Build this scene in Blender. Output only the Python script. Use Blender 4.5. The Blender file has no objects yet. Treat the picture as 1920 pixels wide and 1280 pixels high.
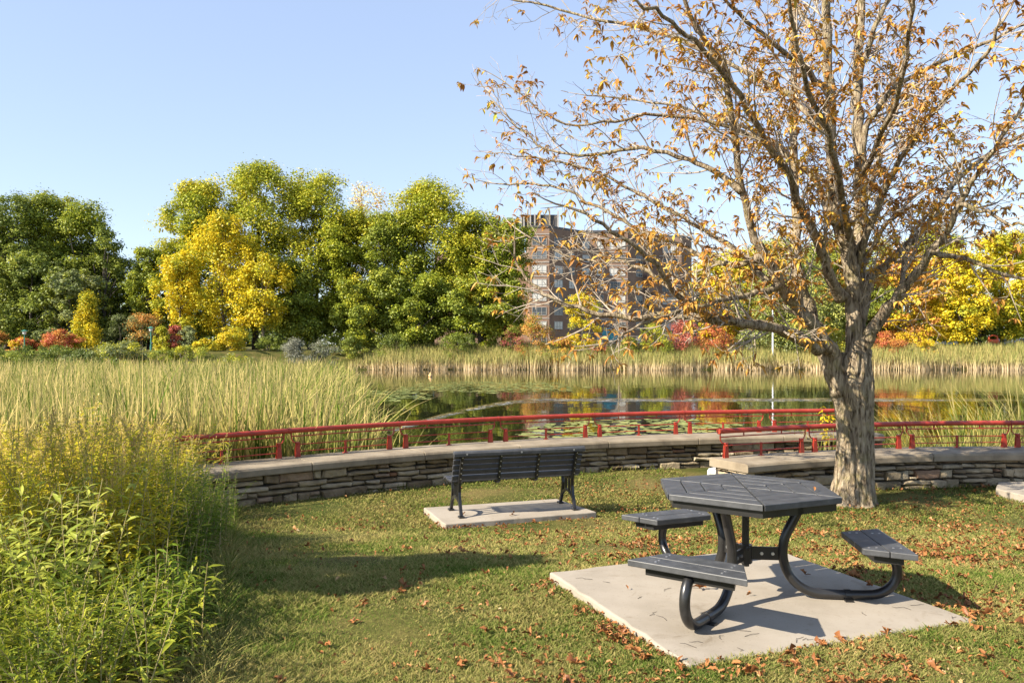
import bpy, math, random
import numpy as np
from mathutils import Vector, Matrix

# ------------------------------------------------------------------ camera, sky, sun, exposure
S = bpy.context.scene
COL = S.collection
CAM_H = 1.7
F_PX, HOR = 1550.0, 645.0          # focal length and horizon, in pixels of the 1920 wide photograph
cam = bpy.data.objects.new('camera', bpy.data.cameras.new('camera'))
COL.objects.link(cam)
cam.location = (0, 0, CAM_H)
cam.rotation_euler = (math.pi / 2, 0, 0)
cam.data.sensor_width = 36.0
cam.data.lens = 36.0 * F_PX / 1920.0
cam.data.shift_y = (HOR - 640.0) / 1920.0
cam.data.clip_start = 0.05
cam.data.clip_end = 3000
S.camera = cam

SUN_EL = math.radians(34)
SUN_AZ = math.atan2(-0.90, -0.43)   # clockwise from +Y
wd = bpy.data.worlds.new('World')
S.world = wd
wd.use_nodes = True
wn, wl = wd.node_tree.nodes, wd.node_tree.links
sky = wn.new('ShaderNodeTexSky')
sky.sky_type = 'NISHITA'
sky.sun_disc = False
sky.sun_elevation = SUN_EL
sky.sun_rotation = SUN_AZ % (2 * math.pi)
sky.air_density = 1.0
sky.dust_density = 0.3
sky.ozone_density = 1.0
hs = wn.new('ShaderNodeHueSaturation')
hs.inputs['Saturation'].default_value = 0.86
hs.inputs['Hue'].default_value = 0.515
wl.new(sky.outputs[0], hs.inputs['Color'])
veil = wn.new('ShaderNodeMixRGB')
veil.inputs[0].default_value = 0.55
veil.inputs[2].default_value = (1.72, 2.30, 3.25, 1)
wl.new(hs.outputs[0], veil.inputs[1])
wl.new(veil.outputs[0], wn['Background'].inputs[0])
wn['Background'].inputs[1].default_value = 0.112

sd = bpy.data.lights.new('sun', 'SUN')
sd.energy = 4.9
sd.angle = math.radians(0.5)
sd.color = (1.0, 0.90, 0.74)
sun = bpy.data.objects.new('sun', sd)
COL.objects.link(sun)
to_sun = Vector((math.sin(SUN_AZ) * math.cos(SUN_EL), math.cos(SUN_AZ) * math.cos(SUN_EL), math.sin(SUN_EL)))
sun.rotation_euler = to_sun.to_track_quat('Z', 'Y').to_euler()
sun.location = (-20, -10, 30)

S.view_settings.view_transform = 'Standard'
S.view_settings.look = 'None'
S.view_settings.exposure = 1.38
S.view_settings.gamma = 1.0
S.cycles.max_bounces = 6
S.cycles.transparent_max_bounces = 4
S.cycles.diffuse_bounces = 3

rnd = random.Random(7)
rng = np.random.default_rng(11)


def at(px, py, z):
    """world X, Y where the photograph's pixel meets height z"""
    Y = F_PX * (CAM_H - z) / (py - HOR)
    return ((px - 960) * Y / F_PX, Y)


def wx(px, Y):
    return (px - 960) * Y / F_PX


def wz(py, Y):
    return CAM_H - (py - HOR) * Y / F_PX


# ------------------------------------------------------------------ object helpers
def tag(o, label=None, cat=None, group=None, kind=None):
    if label: o['label'] = label
    if cat: o['category'] = cat
    if group: o['group'] = group
    if kind: o['kind'] = kind
    return o


def link(name, me, m, parent=None, loc=None):
    o = bpy.data.objects.new(name, me)
    COL.objects.link(o)
    if m is not None:
        for k in (m if isinstance(m, (list, tuple)) else [m]):
            if len(me.materials) < (len(m) if isinstance(m, (list, tuple)) else 1):
                me.materials.append(k)
    if parent is not None: o.parent = parent
    if loc is not None: o.location = loc
    return o


def empty(name, loc=(0, 0, 0), rz=0.0):
    o = bpy.data.objects.new(name, None)
    COL.objects.link(o)
    o.location = loc
    o.rotation_euler = (0, 0, rz)
    o.empty_display_size = 0.2
    return o


def kids(o):
    return [c for c in bpy.data.objects if c.parent is o]


def copy_tree(o, parts, loc, rz=0.0, scale=None):
    c = o.copy()
    COL.objects.link(c)
    c.location = loc
    c.rotation_euler = (0, 0, rz)
    if scale: c.scale = scale
    for ch in parts:
        d = ch.copy()
        COL.objects.link(d)
        d.parent = c
    return c


class MB:
    """collects polygons for one mesh"""
    def __init__(s):
        s.v, s.f = [], []

    def add(s, vs, fs):
        n = len(s.v)
        s.v.extend([tuple(p) for p in vs])
        s.f.extend([tuple(i + n for i in f) for f in fs])

    def box(s, c, d, M=None):
        cx, cy, cz = c
        x, y, z = d[0] / 2, d[1] / 2, d[2] / 2
        vs = [Vector((cx + a * x, cy + b * y, cz + e * z)) for a in (-1, 1) for b in (-1, 1) for e in (-1, 1)]
        if M is not None: vs = [M @ p for p in vs]
        s.add(vs, [(0, 1, 3, 2), (4, 6, 7, 5), (0, 4, 5, 1), (2, 3, 7, 6), (0, 2, 6, 4), (1, 5, 7, 3)])

    def prism(s, pts, z0, z1):
        n = len(pts)
        a = sum(pts[i][0] * pts[(i + 1) % n][1] - pts[(i + 1) % n][0] * pts[i][1] for i in range(n))
        if a < 0: pts = pts[::-1]
        vs = [(p[0], p[1], z0) for p in pts] + [(p[0], p[1], z1) for p in pts]
        fs = [tuple(range(n))[::-1], tuple(range(n, 2 * n))]
        fs += [(i, (i + 1) % n, n + (i + 1) % n, n + i) for i in range(n)]
        s.add(vs, fs)

    def tube(s, pts, r, n=8, caps=True, sx=1.0, sy=1.0):
        pts = [Vector(p) for p in pts]
        rs = r if isinstance(r, (list, tuple)) else [r] * len(pts)
        up = None
        base = len(s.v)
        for i, p in enumerate(pts):
            t = (pts[min(i + 1, len(pts) - 1)] - pts[max(i - 1, 0)])
            t = t.normalized() if t.length > 1e-9 else Vector((0, 0, 1))
            if up is None:
                up = Vector((0, 0, 1)) if abs(t.z) < 0.9 else Vector((0, 1, 0))
            a = t.cross(up)
            if a.length < 1e-6: a = t.orthogonal()
            a.normalize()
            b = a.cross(t).normalized()
            up = b
            off = math.pi / n if n == 4 else 0
            for k in range(n):
                q = 2 * math.pi * k / n + off
                s.v.append(tuple(p + a * math.cos(q) * rs[i] * sx + b * math.sin(q) * rs[i] * sy))
        for i in range(len(pts) - 1):
            for k in range(n):
                k2 = (k + 1) % n
                s.f.append((base + i * n + k, base + i * n + k2, base + (i + 1) * n + k2, base + (i + 1) * n + k))
        if caps:
            s.f.append(tuple(base + k for k in range(n))[::-1])
            e = base + (len(pts) - 1) * n
            s.f.append(tuple(e + k for k in range(n)))

    def mesh(s, name, smooth=False):
        me = bpy.data.meshes.new(name)
        me.from_pydata(s.v, [], s.f)
        me.update()
        if smooth:
            me.polygons.foreach_set('use_smooth', np.ones(len(me.polygons), bool))
        return me

    def build(s, name, m, parent=None, smooth=False, bevel=0.0, loc=None, segs=2):
        o = link(name, s.mesh(name, smooth), m, parent, loc)
        if bevel:
            b = o.modifiers.new('bevel', 'BEVEL')
            b.width = bevel
            b.segments = segs
            b.limit_method = 'ANGLE'
            b.angle_limit = math.radians(40)
        return o


def np_mesh(name, V, Fc, along=None, smooth=False):
    """V (N,3), Fc (M,k) polygons of k corners"""
    V = np.asarray(V, np.float32)
    Fc = np.asarray(Fc, np.int32)
    me = bpy.data.meshes.new(name)
    me.vertices.add(len(V))
    me.vertices.foreach_set('co', V.ravel())
    M, k = Fc.shape
    me.loops.add(M * k)
    me.loops.foreach_set('vertex_index', Fc.ravel())
    me.polygons.add(M)
    me.polygons.foreach_set('loop_start', np.arange(0, M * k, k, dtype=np.int32))
    me.polygons.foreach_set('loop_total', np.full(M, k, np.int32))
    if smooth: me.polygons.foreach_set('use_smooth', np.ones(M, bool))
    if along is not None:
        a = me.attributes.new('along', 'FLOAT', 'POINT')
        a.data.foreach_set('value', np.asarray(along, np.float32).ravel())
    me.update(calc_edges=True)
    return me


# ------------------------------------------------------------------ materials
def new_mat(name):
    m = bpy.data.materials.new(name)
    m.use_nodes = True
    nt = m.node_tree
    b = nt.nodes['Principled BSDF']
    return m, nt, b


def ramp(nt, stops, src, interp='LINEAR'):
    r = nt.nodes.new('ShaderNodeValToRGB')
    r.color_ramp.interpolation = interp
    while len(r.color_ramp.elements) < len(stops): r.color_ramp.elements.new(0.5)
    for e, (p, c) in zip(r.color_ramp.elements, stops):
        e.position = p
        e.color = (*c, 1)
    nt.links.new(src, r.inputs[0])
    return r.outputs[0]


def noise(nt, scale, detail=4, rough=0.6, coord='Object', vec=None, dist=0.0):
    n = nt.nodes.new('ShaderNodeTexNoise')
    n.inputs['Scale'].default_value = scale
    n.inputs['Detail'].default_value = detail
    n.inputs['Roughness'].default_value = rough
    n.inputs['Distortion'].default_value = dist
    if vec is None:
        t = nt.nodes.new('ShaderNodeTexCoord')
        vec = t.outputs[coord]
    nt.links.new(vec, n.inputs['Vector'])
    return n.outputs['Fac']


def mathn(nt, op, a, b=None, c=None, clamp=False):
    n = nt.nodes.new('ShaderNodeMath')
    n.operation = op
    n.use_clamp = clamp
    for i, x in enumerate((a, b, c)):
        if x is None: continue
        if isinstance(x, (int, float)): n.inputs[i].default_value = x
        else: nt.links.new(x, n.inputs[i])
    return n.outputs[0]


def mixc(nt, f, a, b, mode='MIX'):
    n = nt.nodes.new('ShaderNodeMixRGB')
    n.blend_type = mode
    for i, x in enumerate((f, a, b)):
        if isinstance(x, (int, float)): n.inputs[i].default_value = x
        elif isinstance(x, tuple): n.inputs[i].default_value = (*x, 1)
        else: nt.links.new(x, n.inputs[i])
    return n.outputs[0]


def bump(nt, b, h, strength=0.4, dist=0.02):
    n = nt.nodes.new('ShaderNodeBump')
    n.inputs['Strength'].default_value = strength
    n.inputs['Distance'].default_value = dist
    nt.links.new(h, n.inputs['Height'])
    nt.links.new(n.outputs[0], b.inputs['Normal'])


def solid(name, stops, scale=6, rough=0.6, bstr=0.0, bscale=40, bdist=0.01, metal=0.0, spec=0.5, detail=5):
    m, nt, b = new_mat(name)
    c = ramp(nt, stops, noise(nt, scale, detail))
    nt.links.new(c, b.inputs['Base Color'])
    b.inputs['Roughness'].default_value = rough
    b.inputs['Metallic'].default_value = metal
    b.inputs['Specular IOR Level'].default_value = spec
    if bstr: bump(nt, b, noise(nt, bscale, 5), bstr, bdist)
    return m


def leaf_mat(name, stops, trans=0.35, nscale=0.4, nw=0.5, gloss=0.02, world=True):
    """foliage: tone varies leaf by leaf and branch by branch"""
    m, nt, b = new_mat(name)
    g = nt.nodes.new('ShaderNodeNewGeometry')
    if world:
        nz = noise(nt, nscale, 2, vec=g.outputs['Position'])
    else:
        nz = noise(nt, nscale, 2)
    nz = mathn(nt, 'MULTIPLY_ADD', nz, 2.4, -0.7, clamp=True)
    f = mathn(nt, 'ADD', mathn(nt, 'MULTIPLY', nz, nw), mathn(nt, 'MULTIPLY', g.outputs['Random Per Island'], 1 - nw))
    c = ramp(nt, stops, f)
    d = nt.nodes.new('ShaderNodeBsdfDiffuse')
    t = nt.nodes.new('ShaderNodeBsdfTranslucent')
    gl = nt.nodes.new('ShaderNodeBsdfGlossy')
    gl.inputs['Roughness'].default_value = 0.45
    x = nt.nodes.new('ShaderNodeMixShader')
    y = nt.nodes.new('ShaderNodeMixShader')
    x.inputs[0].default_value = trans
    y.inputs[0].default_value = gloss
    L = nt.links.new
    L(c, d.inputs[0]); L(c, t.inputs[0])
    L(d.outputs[0], x.inputs[1]); L(t.outputs[0], x.inputs[2])
    L(x.outputs[0], y.inputs[1]); L(gl.outputs[0], y.inputs[2])
    L(y.outputs[0], nt.nodes['Material Output'].inputs[0])
    nt.nodes.remove(b)
    return m


def blade_mat(name, low, mid, tip, trans=0.35, nscale=0.25, nw=0.25):
    """reed and grass blades: each of low / mid / tip is a pair of natural tones"""
    m, nt, b = new_mat(name)
    g = nt.nodes.new('ShaderNodeNewGeometry')
    a = nt.nodes.new('ShaderNodeAttribute')
    a.attribute_name = 'along'
    rn = g.outputs['Random Per Island']
    nz = noise(nt, nscale, 3, vec=g.outputs['Position'])
    nz = mathn(nt, 'MULTIPLY_ADD', nz, 2.2, -0.6, clamp=True)
    f = mathn(nt, 'ADD', mathn(nt, 'MULTIPLY', rn, 1 - nw), mathn(nt, 'MULTIPLY', nz, nw))
    cl = ramp(nt, [(0.2, low[0]), (0.8, low[1])], f)
    cm = ramp(nt, [(0.19, mid[0]), (0.79, mid[1])], f)
    ct = ramp(nt, [(0.19, tip[0]), (0.79, tip[1])], f)
    al = a.outputs['Fac']
    u = mathn(nt, 'MULTIPLY_ADD', al, 3.0, -0.5, clamp=True)
    w = mathn(nt, 'MULTIPLY_ADD', al, 2.6, -1.5, clamp=True)
    c = mixc(nt, w, mixc(nt, u, cl, cm), ct)
    d = nt.nodes.new('ShaderNodeBsdfDiffuse')
    t = nt.nodes.new('ShaderNodeBsdfTranslucent')
    x = nt.nodes.new('ShaderNodeMixShader')
    x.inputs[0].default_value = trans
    L = nt.links.new
    L(c, d.inputs[0]); L(c, t.inputs[0])
    L(d.outputs[0], x.inputs[1]); L(t.outputs[0], x.inputs[2])
    L(x.outputs[0], nt.nodes['Material Output'].inputs[0])
    nt.nodes.remove(b)
    return m


M = {}
def bark_mat():
    m, nt, b = new_mat('furrowed_bark')
    t = nt.nodes.new('ShaderNodeTexCoord')
    mp = nt.nodes.new('ShaderNodeMapping')
    mp.inputs['Scale'].default_value = (1, 1, 0.22)
    nt.links.new(t.outputs['Object'], mp.inputs[0])
    fur = noise(nt, 26, 9, 0.62, vec=mp.outputs[0], dist=0.6)
    c = ramp(nt, [(0.36, (0.065, 0.048, 0.031)), (0.45, (0.21, 0.16, 0.105)), (0.55, (0.36, 0.29, 0.20)), (0.72, (0.48, 0.40, 0.29))], fur)
    lich = ramp(nt, [(0.5, (0, 0, 0)), (0.62, (1, 1, 1))], noise(nt, 5, 6, 0.7))
    nt.links.new(mixc(nt, mathn(nt, 'MULTIPLY', lich, 0.4), c, (0.27, 0.235, 0.085)), b.inputs['Base Color'])
    b.inputs['Roughness'].default_value = 0.95
    b.inputs['Specular IOR Level'].default_value = 0.2
    bump(nt, b, fur, 1.0, 0.07)
    return m


M['bark'] = bark_mat()
M['twig'] = solid('pale_twig_bark', [(0.3, (0.22, 0.175, 0.135)), (0.7, (0.48, 0.41, 0.32))], 5, 0.85)
M['dark_bark'] = solid('dark_bark', [(0.3, (0.04, 0.032, 0.025)), (0.7, (0.12, 0.10, 0.08))], 2, 0.9)
M['concrete'] = solid('broom_concrete', [(0.25, (0.27, 0.245, 0.215)), (0.55, (0.345, 0.315, 0.28)), (0.8, (0.39, 0.36, 0.325))], 2.2, 0.85, 0.25, 120, 0.004)
def concrete_mat():
    m, nt, b = new_mat('weathered_concrete')
    c = ramp(nt, [(0.25, (0.235, 0.203, 0.160)), (0.55, (0.318, 0.278, 0.226)), (0.8, (0.36, 0.322, 0.27))], noise(nt, 1.6, 8, 0.65))
    st = ramp(nt, [(0.30, (0.70, 0.66, 0.60)), (0.42, (1, 1, 1))], noise(nt, 3.7, 6, 0.7, dist=1.2))
    sp = ramp(nt, [(0.30, (0.55, 0.5, 0.45)), (0.36, (1, 1, 1))], noise(nt, 70, 3, 0.6))
    c = mixc(nt, 0.7, mixc(nt, 0.8, c, st, 'MULTIPLY'), sp, 'MULTIPLY')
    nt.links.new(c, b.inputs['Base Color'])
    b.inputs['Roughness'].default_value = 0.9
    b.inputs['Specular IOR Level'].default_value = 0.25
    bump(nt, b, noise(nt, 90, 6, 0.7), 0.35, 0.004)
    return m


M['concrete'] = concrete_mat()
M['coping'] = solid('coping_stone', [(0.28, (0.13, 0.10, 0.066)), (0.5, (0.235, 0.19, 0.13)), (0.72, (0.31, 0.255, 0.18))], 3.0, 0.85, 0.5, 50, 0.008, detail=9)
M['red'] = solid('red_paint', [(0.3, (0.28, 0.030, 0.016)), (0.6, (0.37, 0.042, 0.022)), (0.8, (0.44, 0.08, 0.05))], 7, 0.38, 0.08, 60, 0.002)
M['black_steel'] = solid('black_painted_steel', [(0.3, (0.012, 0.012, 0.013)), (0.8, (0.03, 0.029, 0.028))], 6, 0.28, 0.06, 60, 0.002)
M['plank'] = solid('charcoal_plank', [(0.3, (0.034, 0.0355, 0.038)), (0.6, (0.062, 0.064, 0.068)), (0.78, (0.11, 0.11, 0.11))], 14, 0.5, 0.3, 90, 0.002, detail=9)
M['bench_plank'] = solid('dark_bench_plank', [(0.3, (0.035, 0.035, 0.037)), (0.7, (0.06, 0.06, 0.064))], 8, 0.42, 0.15, 90, 0.002)
M['bolt'] = solid('zinc_bolt', [(0.3, (0.5, 0.5, 0.5)), (0.7, (0.6, 0.6, 0.6))], 5, 0.35, metal=0.9)


def stone_mat():
    m, nt, b = new_mat('field_stone')
    g = nt.nodes.new('ShaderNodeNewGeometry')
    c1 = ramp(nt, [(0.0, (0.17, 0.12, 0.066)), (0.35, (0.31, 0.235, 0.14)), (0.7, (0.43, 0.345, 0.22)), (0.9, (0.52, 0.44, 0.31)), (1.0, (0.29, 0.15, 0.08))], g.outputs['Random Per Island'])
    c2 = ramp(nt, [(0.3, (0.45, 0.43, 0.40)), (0.65, (1, 1, 1))], noise(nt, 7, 7, 0.65))
    nt.links.new(mixc(nt, 0.8, c1, c2, 'MULTIPLY'), b.inputs['Base Color'])
    b.inputs['Roughness'].default_value = 0.9
    bump(nt, b, noise(nt, 18, 8, 0.7), 0.9, 0.03)
    return m


M['stone'] = stone_mat()
M['joint'] = solid('dark_joint', [(0.3, (0.03, 0.025, 0.02)), (0.7, (0.07, 0.06, 0.05))], 9, 1.0)


def ground_mat():
    m, nt, b = new_mat('lawn_soil')
    n1 = noise(nt, 1.1, 5, 0.6)
    n2 = noise(nt, 22, 6, 0.7)
    c = ramp(nt, [(0.30, (0.055, 0.075, 0.016)), (0.5, (0.115, 0.115, 0.032)), (0.68, (0.20, 0.155, 0.062))], n1)
    c2 = ramp(nt, [(0.3, (0.35, 0.35, 0.3)), (0.7, (1.15, 1.1, 1.0))], n2)
    nt.links.new(mixc(nt, 0.9, c, c2, 'MULTIPLY'), b.inputs['Base Color'])
    b.inputs['Roughness'].default_value = 1.0
    b.inputs['Specular IOR Level'].default_value = 0.1
    bump(nt, b, n2, 0.6, 0.03)
    return m


def water_mat():
    m, nt, b = new_mat('pond_water')
    t = nt.nodes.new('ShaderNodeTexCoord')
    sp = nt.nodes.new('ShaderNodeSeparateXYZ')
    nt.links.new(t.outputs['Object'], sp.inputs[0])
    X, Y = sp.outputs[0], sp.outputs[1]
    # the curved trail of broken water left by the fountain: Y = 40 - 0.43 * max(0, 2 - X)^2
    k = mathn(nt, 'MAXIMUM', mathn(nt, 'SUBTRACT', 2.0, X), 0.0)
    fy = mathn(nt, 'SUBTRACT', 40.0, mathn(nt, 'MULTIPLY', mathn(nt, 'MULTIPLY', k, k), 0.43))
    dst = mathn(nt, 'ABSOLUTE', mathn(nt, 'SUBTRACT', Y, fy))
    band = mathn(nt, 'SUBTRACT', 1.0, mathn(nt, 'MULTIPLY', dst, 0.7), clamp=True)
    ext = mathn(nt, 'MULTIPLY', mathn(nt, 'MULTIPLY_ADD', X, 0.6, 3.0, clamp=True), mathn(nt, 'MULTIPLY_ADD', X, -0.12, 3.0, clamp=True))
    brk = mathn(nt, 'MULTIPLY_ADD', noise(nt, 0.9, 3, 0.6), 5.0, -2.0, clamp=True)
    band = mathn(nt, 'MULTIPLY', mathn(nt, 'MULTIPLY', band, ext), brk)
    mp = nt.nodes.new('ShaderNodeMapping')
    mp.inputs['Scale'].default_value = (1.0, 0.45, 1)
    nt.links.new(t.outputs['Object'], mp.inputs[0])
    calm = noise(nt, 1.2, 3, 0.5, vec=mp.outputs[0])
    mp2 = nt.nodes.new('ShaderNodeMapping')
    mp2.inputs['Scale'].default_value = (1.0, 1.6, 1)
    nt.links.new(t.outputs['Object'], mp2.inputs[0])
    rough = noise(nt, 3.2, 3, 0.6, vec=mp2.outputs[0])
    h = mathn(nt, 'ADD', mathn(nt, 'MULTIPLY', calm, 0.008), mathn(nt, 'MULTIPLY', mathn(nt, 'MULTIPLY', rough, band), 0.11))
    bn = nt.nodes.new('ShaderNodeBump')
    bn.inputs['Strength'].default_value = 1.0
    bn.inputs['Distance'].default_value = 1.0
    nt.links.new(h, bn.inputs['Height'])
    nt.links.new(bn.outputs[0], b.inputs['Normal'])
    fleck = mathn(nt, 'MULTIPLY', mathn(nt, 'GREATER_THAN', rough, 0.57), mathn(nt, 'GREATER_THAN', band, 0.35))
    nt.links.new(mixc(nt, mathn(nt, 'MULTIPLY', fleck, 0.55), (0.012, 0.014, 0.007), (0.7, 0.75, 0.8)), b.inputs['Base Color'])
    b.inputs['Roughness'].default_value = 0.03
    b.inputs['IOR'].default_value = 1.33
    return m


M['ground'] = ground_mat()
M['water'] = water_mat()
M['grass'] = blade_mat('lawn_grass', ((0.05, 0.075, 0.013), (0.22, 0.165, 0.055)), ((0.075, 0.135, 0.017), (0.36, 0.30, 0.105)), ((0.09, 0.18, 0.022), (0.54, 0.42, 0.175)), 0.3, 0.9, 0.5)
M['reed'] = blade_mat('cattail_blade', ((0.14, 0.17, 0.04), (0.40, 0.31, 0.13)), ((0.07, 0.13, 0.015), (0.50, 0.42, 0.13)), ((0.11, 0.18, 0.02), (0.70, 0.54, 0.24)), 0.35, 0.5)
M['far_reed'] = blade_mat('shore_reed_blade', ((0.80, 0.64, 0.42), (0.70, 0.56, 0.34)), ((0.34, 0.35, 0.13), (0.54, 0.46, 0.20)), ((0.20, 0.26, 0.06), (0.48, 0.40, 0.15)), 0.45, 0.12)
M['chestnut_leaf'] = leaf_mat('rusty_chestnut_leaf', [(0.0, (0.17, 0.07, 0.024)), (0.28, (0.38, 0.17, 0.04)), (0.55, (0.52, 0.28, 0.055)), (0.78, (0.62, 0.42, 0.07)), (1.0, (0.42, 0.42, 0.06))], 0.25, 1.2, 0.5)
M['fallen'] = leaf_mat('dry_fallen_leaf', [(0.0, (0.09, 0.04, 0.02)), (0.35, (0.22, 0.085, 0.03)), (0.7, (0.34, 0.15, 0.05)), (0.88, (0.42, 0.25, 0.10)), (1.0, (0.46, 0.35, 0.21))], 0.1, 3.0, 0.3)
M['litter'] = M['fallen']
# foliage palettes
PAL = {
    'cotton': [(0.0, (0.122, 0.159, 0.015)), (0.4, (0.256, 0.311, 0.027)), (0.75, (0.451, 0.439, 0.037)), (1.0, (0.683, 0.537, 0.043))],
    'lime': [(0.0, (0.195, 0.232, 0.020)), (0.45, (0.403, 0.415, 0.032)), (0.8, (0.610, 0.512, 0.043)), (1.0, (0.740, 0.561, 0.049))],
    'gold': [(0.0, (0.464, 0.366, 0.024)), (0.4, (0.740, 0.549, 0.027)), (1.0, (0.740, 0.659, 0.037))],
    'green': [(0.0, (0.110, 0.146, 0.022)), (0.5, (0.232, 0.281, 0.041)), (0.85, (0.366, 0.378, 0.055)), (1.0, (0.512, 0.415, 0.061))],
    'dark': [(0.0, (0.055, 0.085, 0.018)), (0.5, (0.134, 0.177, 0.034)), (1.0, (0.232, 0.256, 0.055))],
    'greygreen': [(0.0, (0.122, 0.159, 0.061)), (0.5, (0.220, 0.256, 0.104)), (1.0, (0.342, 0.354, 0.146))],
    'willow': [(0.0, (0.183, 0.232, 0.049)), (0.5, (0.342, 0.378, 0.085)), (1.0, (0.537, 0.512, 0.134))],
    'orange': [(0.0, (0.362, 0.148, 0.050)), (0.5, (0.626, 0.296, 0.074)), (1.0, (0.740, 0.527, 0.099))],
    'peach': [(0.0, (0.740, 0.494, 0.198)), (0.5, (0.740, 0.659, 0.264)), (1.0, (0.740, 0.740, 0.329))],
    'red': [(0.0, (0.329, 0.074, 0.050)), (0.5, (0.593, 0.148, 0.083)), (1.0, (0.740, 0.329, 0.132))],
    'maroon': [(0.0, (0.198, 0.057, 0.057)), (0.5, (0.428, 0.123, 0.099)), (1.0, (0.626, 0.281, 0.165))],
    'silver': [(0.0, (0.13, 0.14, 0.095)), (0.5, (0.23, 0.235, 0.17)), (1.0, (0.36, 0.355, 0.28))],
    'spruce': [(0.0, (0.033, 0.057, 0.050)), (1.0, (0.099, 0.148, 0.123))],
}
for k_, v_ in PAL.items():
    M['leaf_' + k_] = leaf_mat('foliage_' + k_, v_, 0.32, 0.22, 0.45)
M['gr_stem'] = solid('plant_stem', [(0.3, (0.22, 0.20, 0.07)), (0.7, (0.36, 0.28, 0.13))], 8, 0.8)
M['gr_leaf'] = leaf_mat('goldenrod_leaf', [(0.0, (0.20, 0.25, 0.02)), (0.35, (0.46, 0.44, 0.03)), (0.75, (0.70, 0.58, 0.04)), (0.9, (0.66, 0.50, 0.05)), (1.0, (0.42, 0.26, 0.09))], 0.5, 1.0, 0.4)
M['gr_seed'] = leaf_mat('goldenrod_seed', [(0.0, (0.38, 0.23, 0.08)), (0.4, (0.56, 0.42, 0.14)), (1.0, (0.70, 0.56, 0.08))], 0.4, 1.0, 0.5)
M['br_leaf'] = leaf_mat('broad_leaf', [(0.0, (0.18, 0.24, 0.035)), (0.5, (0.36, 0.40, 0.06)), (1.0, (0.56, 0.50, 0.12))], 0.4, 1.2, 0.4)
M['fe_leaf'] = leaf_mat('feathery_leaf', [(0.0, (0.07, 0.13, 0.012)), (0.5, (0.16, 0.24, 0.02)), (1.0, (0.34, 0.36, 0.035))], 0.4, 1.4, 0.5)
M['lo_leaf'] = leaf_mat('low_leaf', [(0.0, (0.05, 0.08, 0.012)), (0.4, (0.16, 0.21, 0.02)), (0.75, (0.38, 0.38, 0.035)), (0.86, (0.54, 0.46, 0.08)), (0.9, (0.36, 0.22, 0.10)), (1.0, (0.45, 0.32, 0.17))], 0.35, 1.6, 0.45)
M['pad_leaf'] = leaf_mat('lily_leaf', [(0.0, (0.10, 0.13, 0.04)), (0.5, (0.20, 0.23, 0.08)), (0.85, (0.32, 0.30, 0.10)), (1.0, (0.50, 0.40, 0.05))], 0.05, 0.4, 0.35, gloss=0.03)

# ------------------------------------------------------------------ terrain
FARP = np.array([(-4.08, 11.73), (-3.43, 12.07), (-3.2, 12.28), (-2.58, 12.76), (-1.96, 13.22), (-1.72, 13.42), (-1.05, 13.8), (-0.37, 14.15), (-0.11, 14.31), (0.6, 14.63), (1.32, 14.92), (1.59, 15.05), (2.34, 15.23), (3.06, 15.41), (3.34, 15.5), (4.0, 15.6), (4.72, 15.8), (5.03, 15.9)])
NEARP = np.array([(3.14, 12.2), (3.77, 12.52), (4.48, 12.8), (4.72, 12.89), (6.22, 13.3), (6.46, 13.35), (7.24, 13.44), (8.03, 13.48), (8.25, 13.5)])
far_poly = np.polyfit(FARP[:, 0], FARP[:, 1], 3)
near_poly = np.polyfit(NEARP[:, 0], NEARP[:, 1], 2)


def far_line(x):
    return np.polyval(far_poly, x)


def near_line(x):
    xm = 8.2
    y0, d0 = np.polyval(near_poly, xm), np.polyval(np.polyder(near_poly), xm)
    return np.where(np.asarray(x) < xm, np.polyval(near_poly, x), y0 + (np.asarray(x) - xm) * d0)


def sst(a, b, x):
    t = np.clip((x - a) / (b - a), 0, 1)
    return t * t * (3 - 2 * t)


WATER_Z = -1.0


def lawn_z(y):
    # nearly flat round the picnic table, then falling gently towards the pond
    t = np.clip((y - 5.6) / 4.6, 0, 1)
    t = np.where(t < 0.15, t * t / 0.3, np.where(t > 0.85, 0.85 - (1 - t) ** 2 / 0.3 + 0.0, t - 0.075))
    t = np.clip(t / 0.85, 0, 1)
    return -0.52 * t


def lawn_edge_x(y):
    return -1.58 - (y - 4.15) * 0.32


def shore_y(x):
    return 87.0 - 15.0 * sst(-14, -34, x)


def ground_z(x, y):
    x = np.asarray(x, float)
    y = np.asarray(y, float)
    xe = np.clip(x, -4.3, 6.8)
    edge = far_line(xe) + 0.25
    edge = np.where(x > 6.8, edge + (near_line(x) + 0.5 - edge) * sst(6.8, 9.0, x), edge)
    edge = np.where(x < -4.3, np.maximum(edge + (x + 4.3) * 1.3, 3.5), edge)
    z = lawn_z(y)
    u = np.clip(((x - 0.91) * 1.85 + (y - 4.23) * 0.68) / (1.85 ** 2 + 0.68 ** 2), 0.1, 1)
    dd = np.hypot(x - 0.91 - 1.85 * u, y - 4.23 - 0.68 * u)
    z = z + 0.045 * np.exp(-(dd / 0.4) ** 2)
    z = z + (-1.5 - z) * sst(edge, edge + 1.4, y)
    sh = shore_y(x)
    z = z + (1.05 + 1.5) * sst(sh - 2.5, sh + 7.0, y)
    side = sst(75, 110, np.abs(x - 10)) * (y > 0)
    z = np.where(side > 0, np.maximum(z, z + side * 2.5 * (z < 0.9)), z)
    return z


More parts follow.
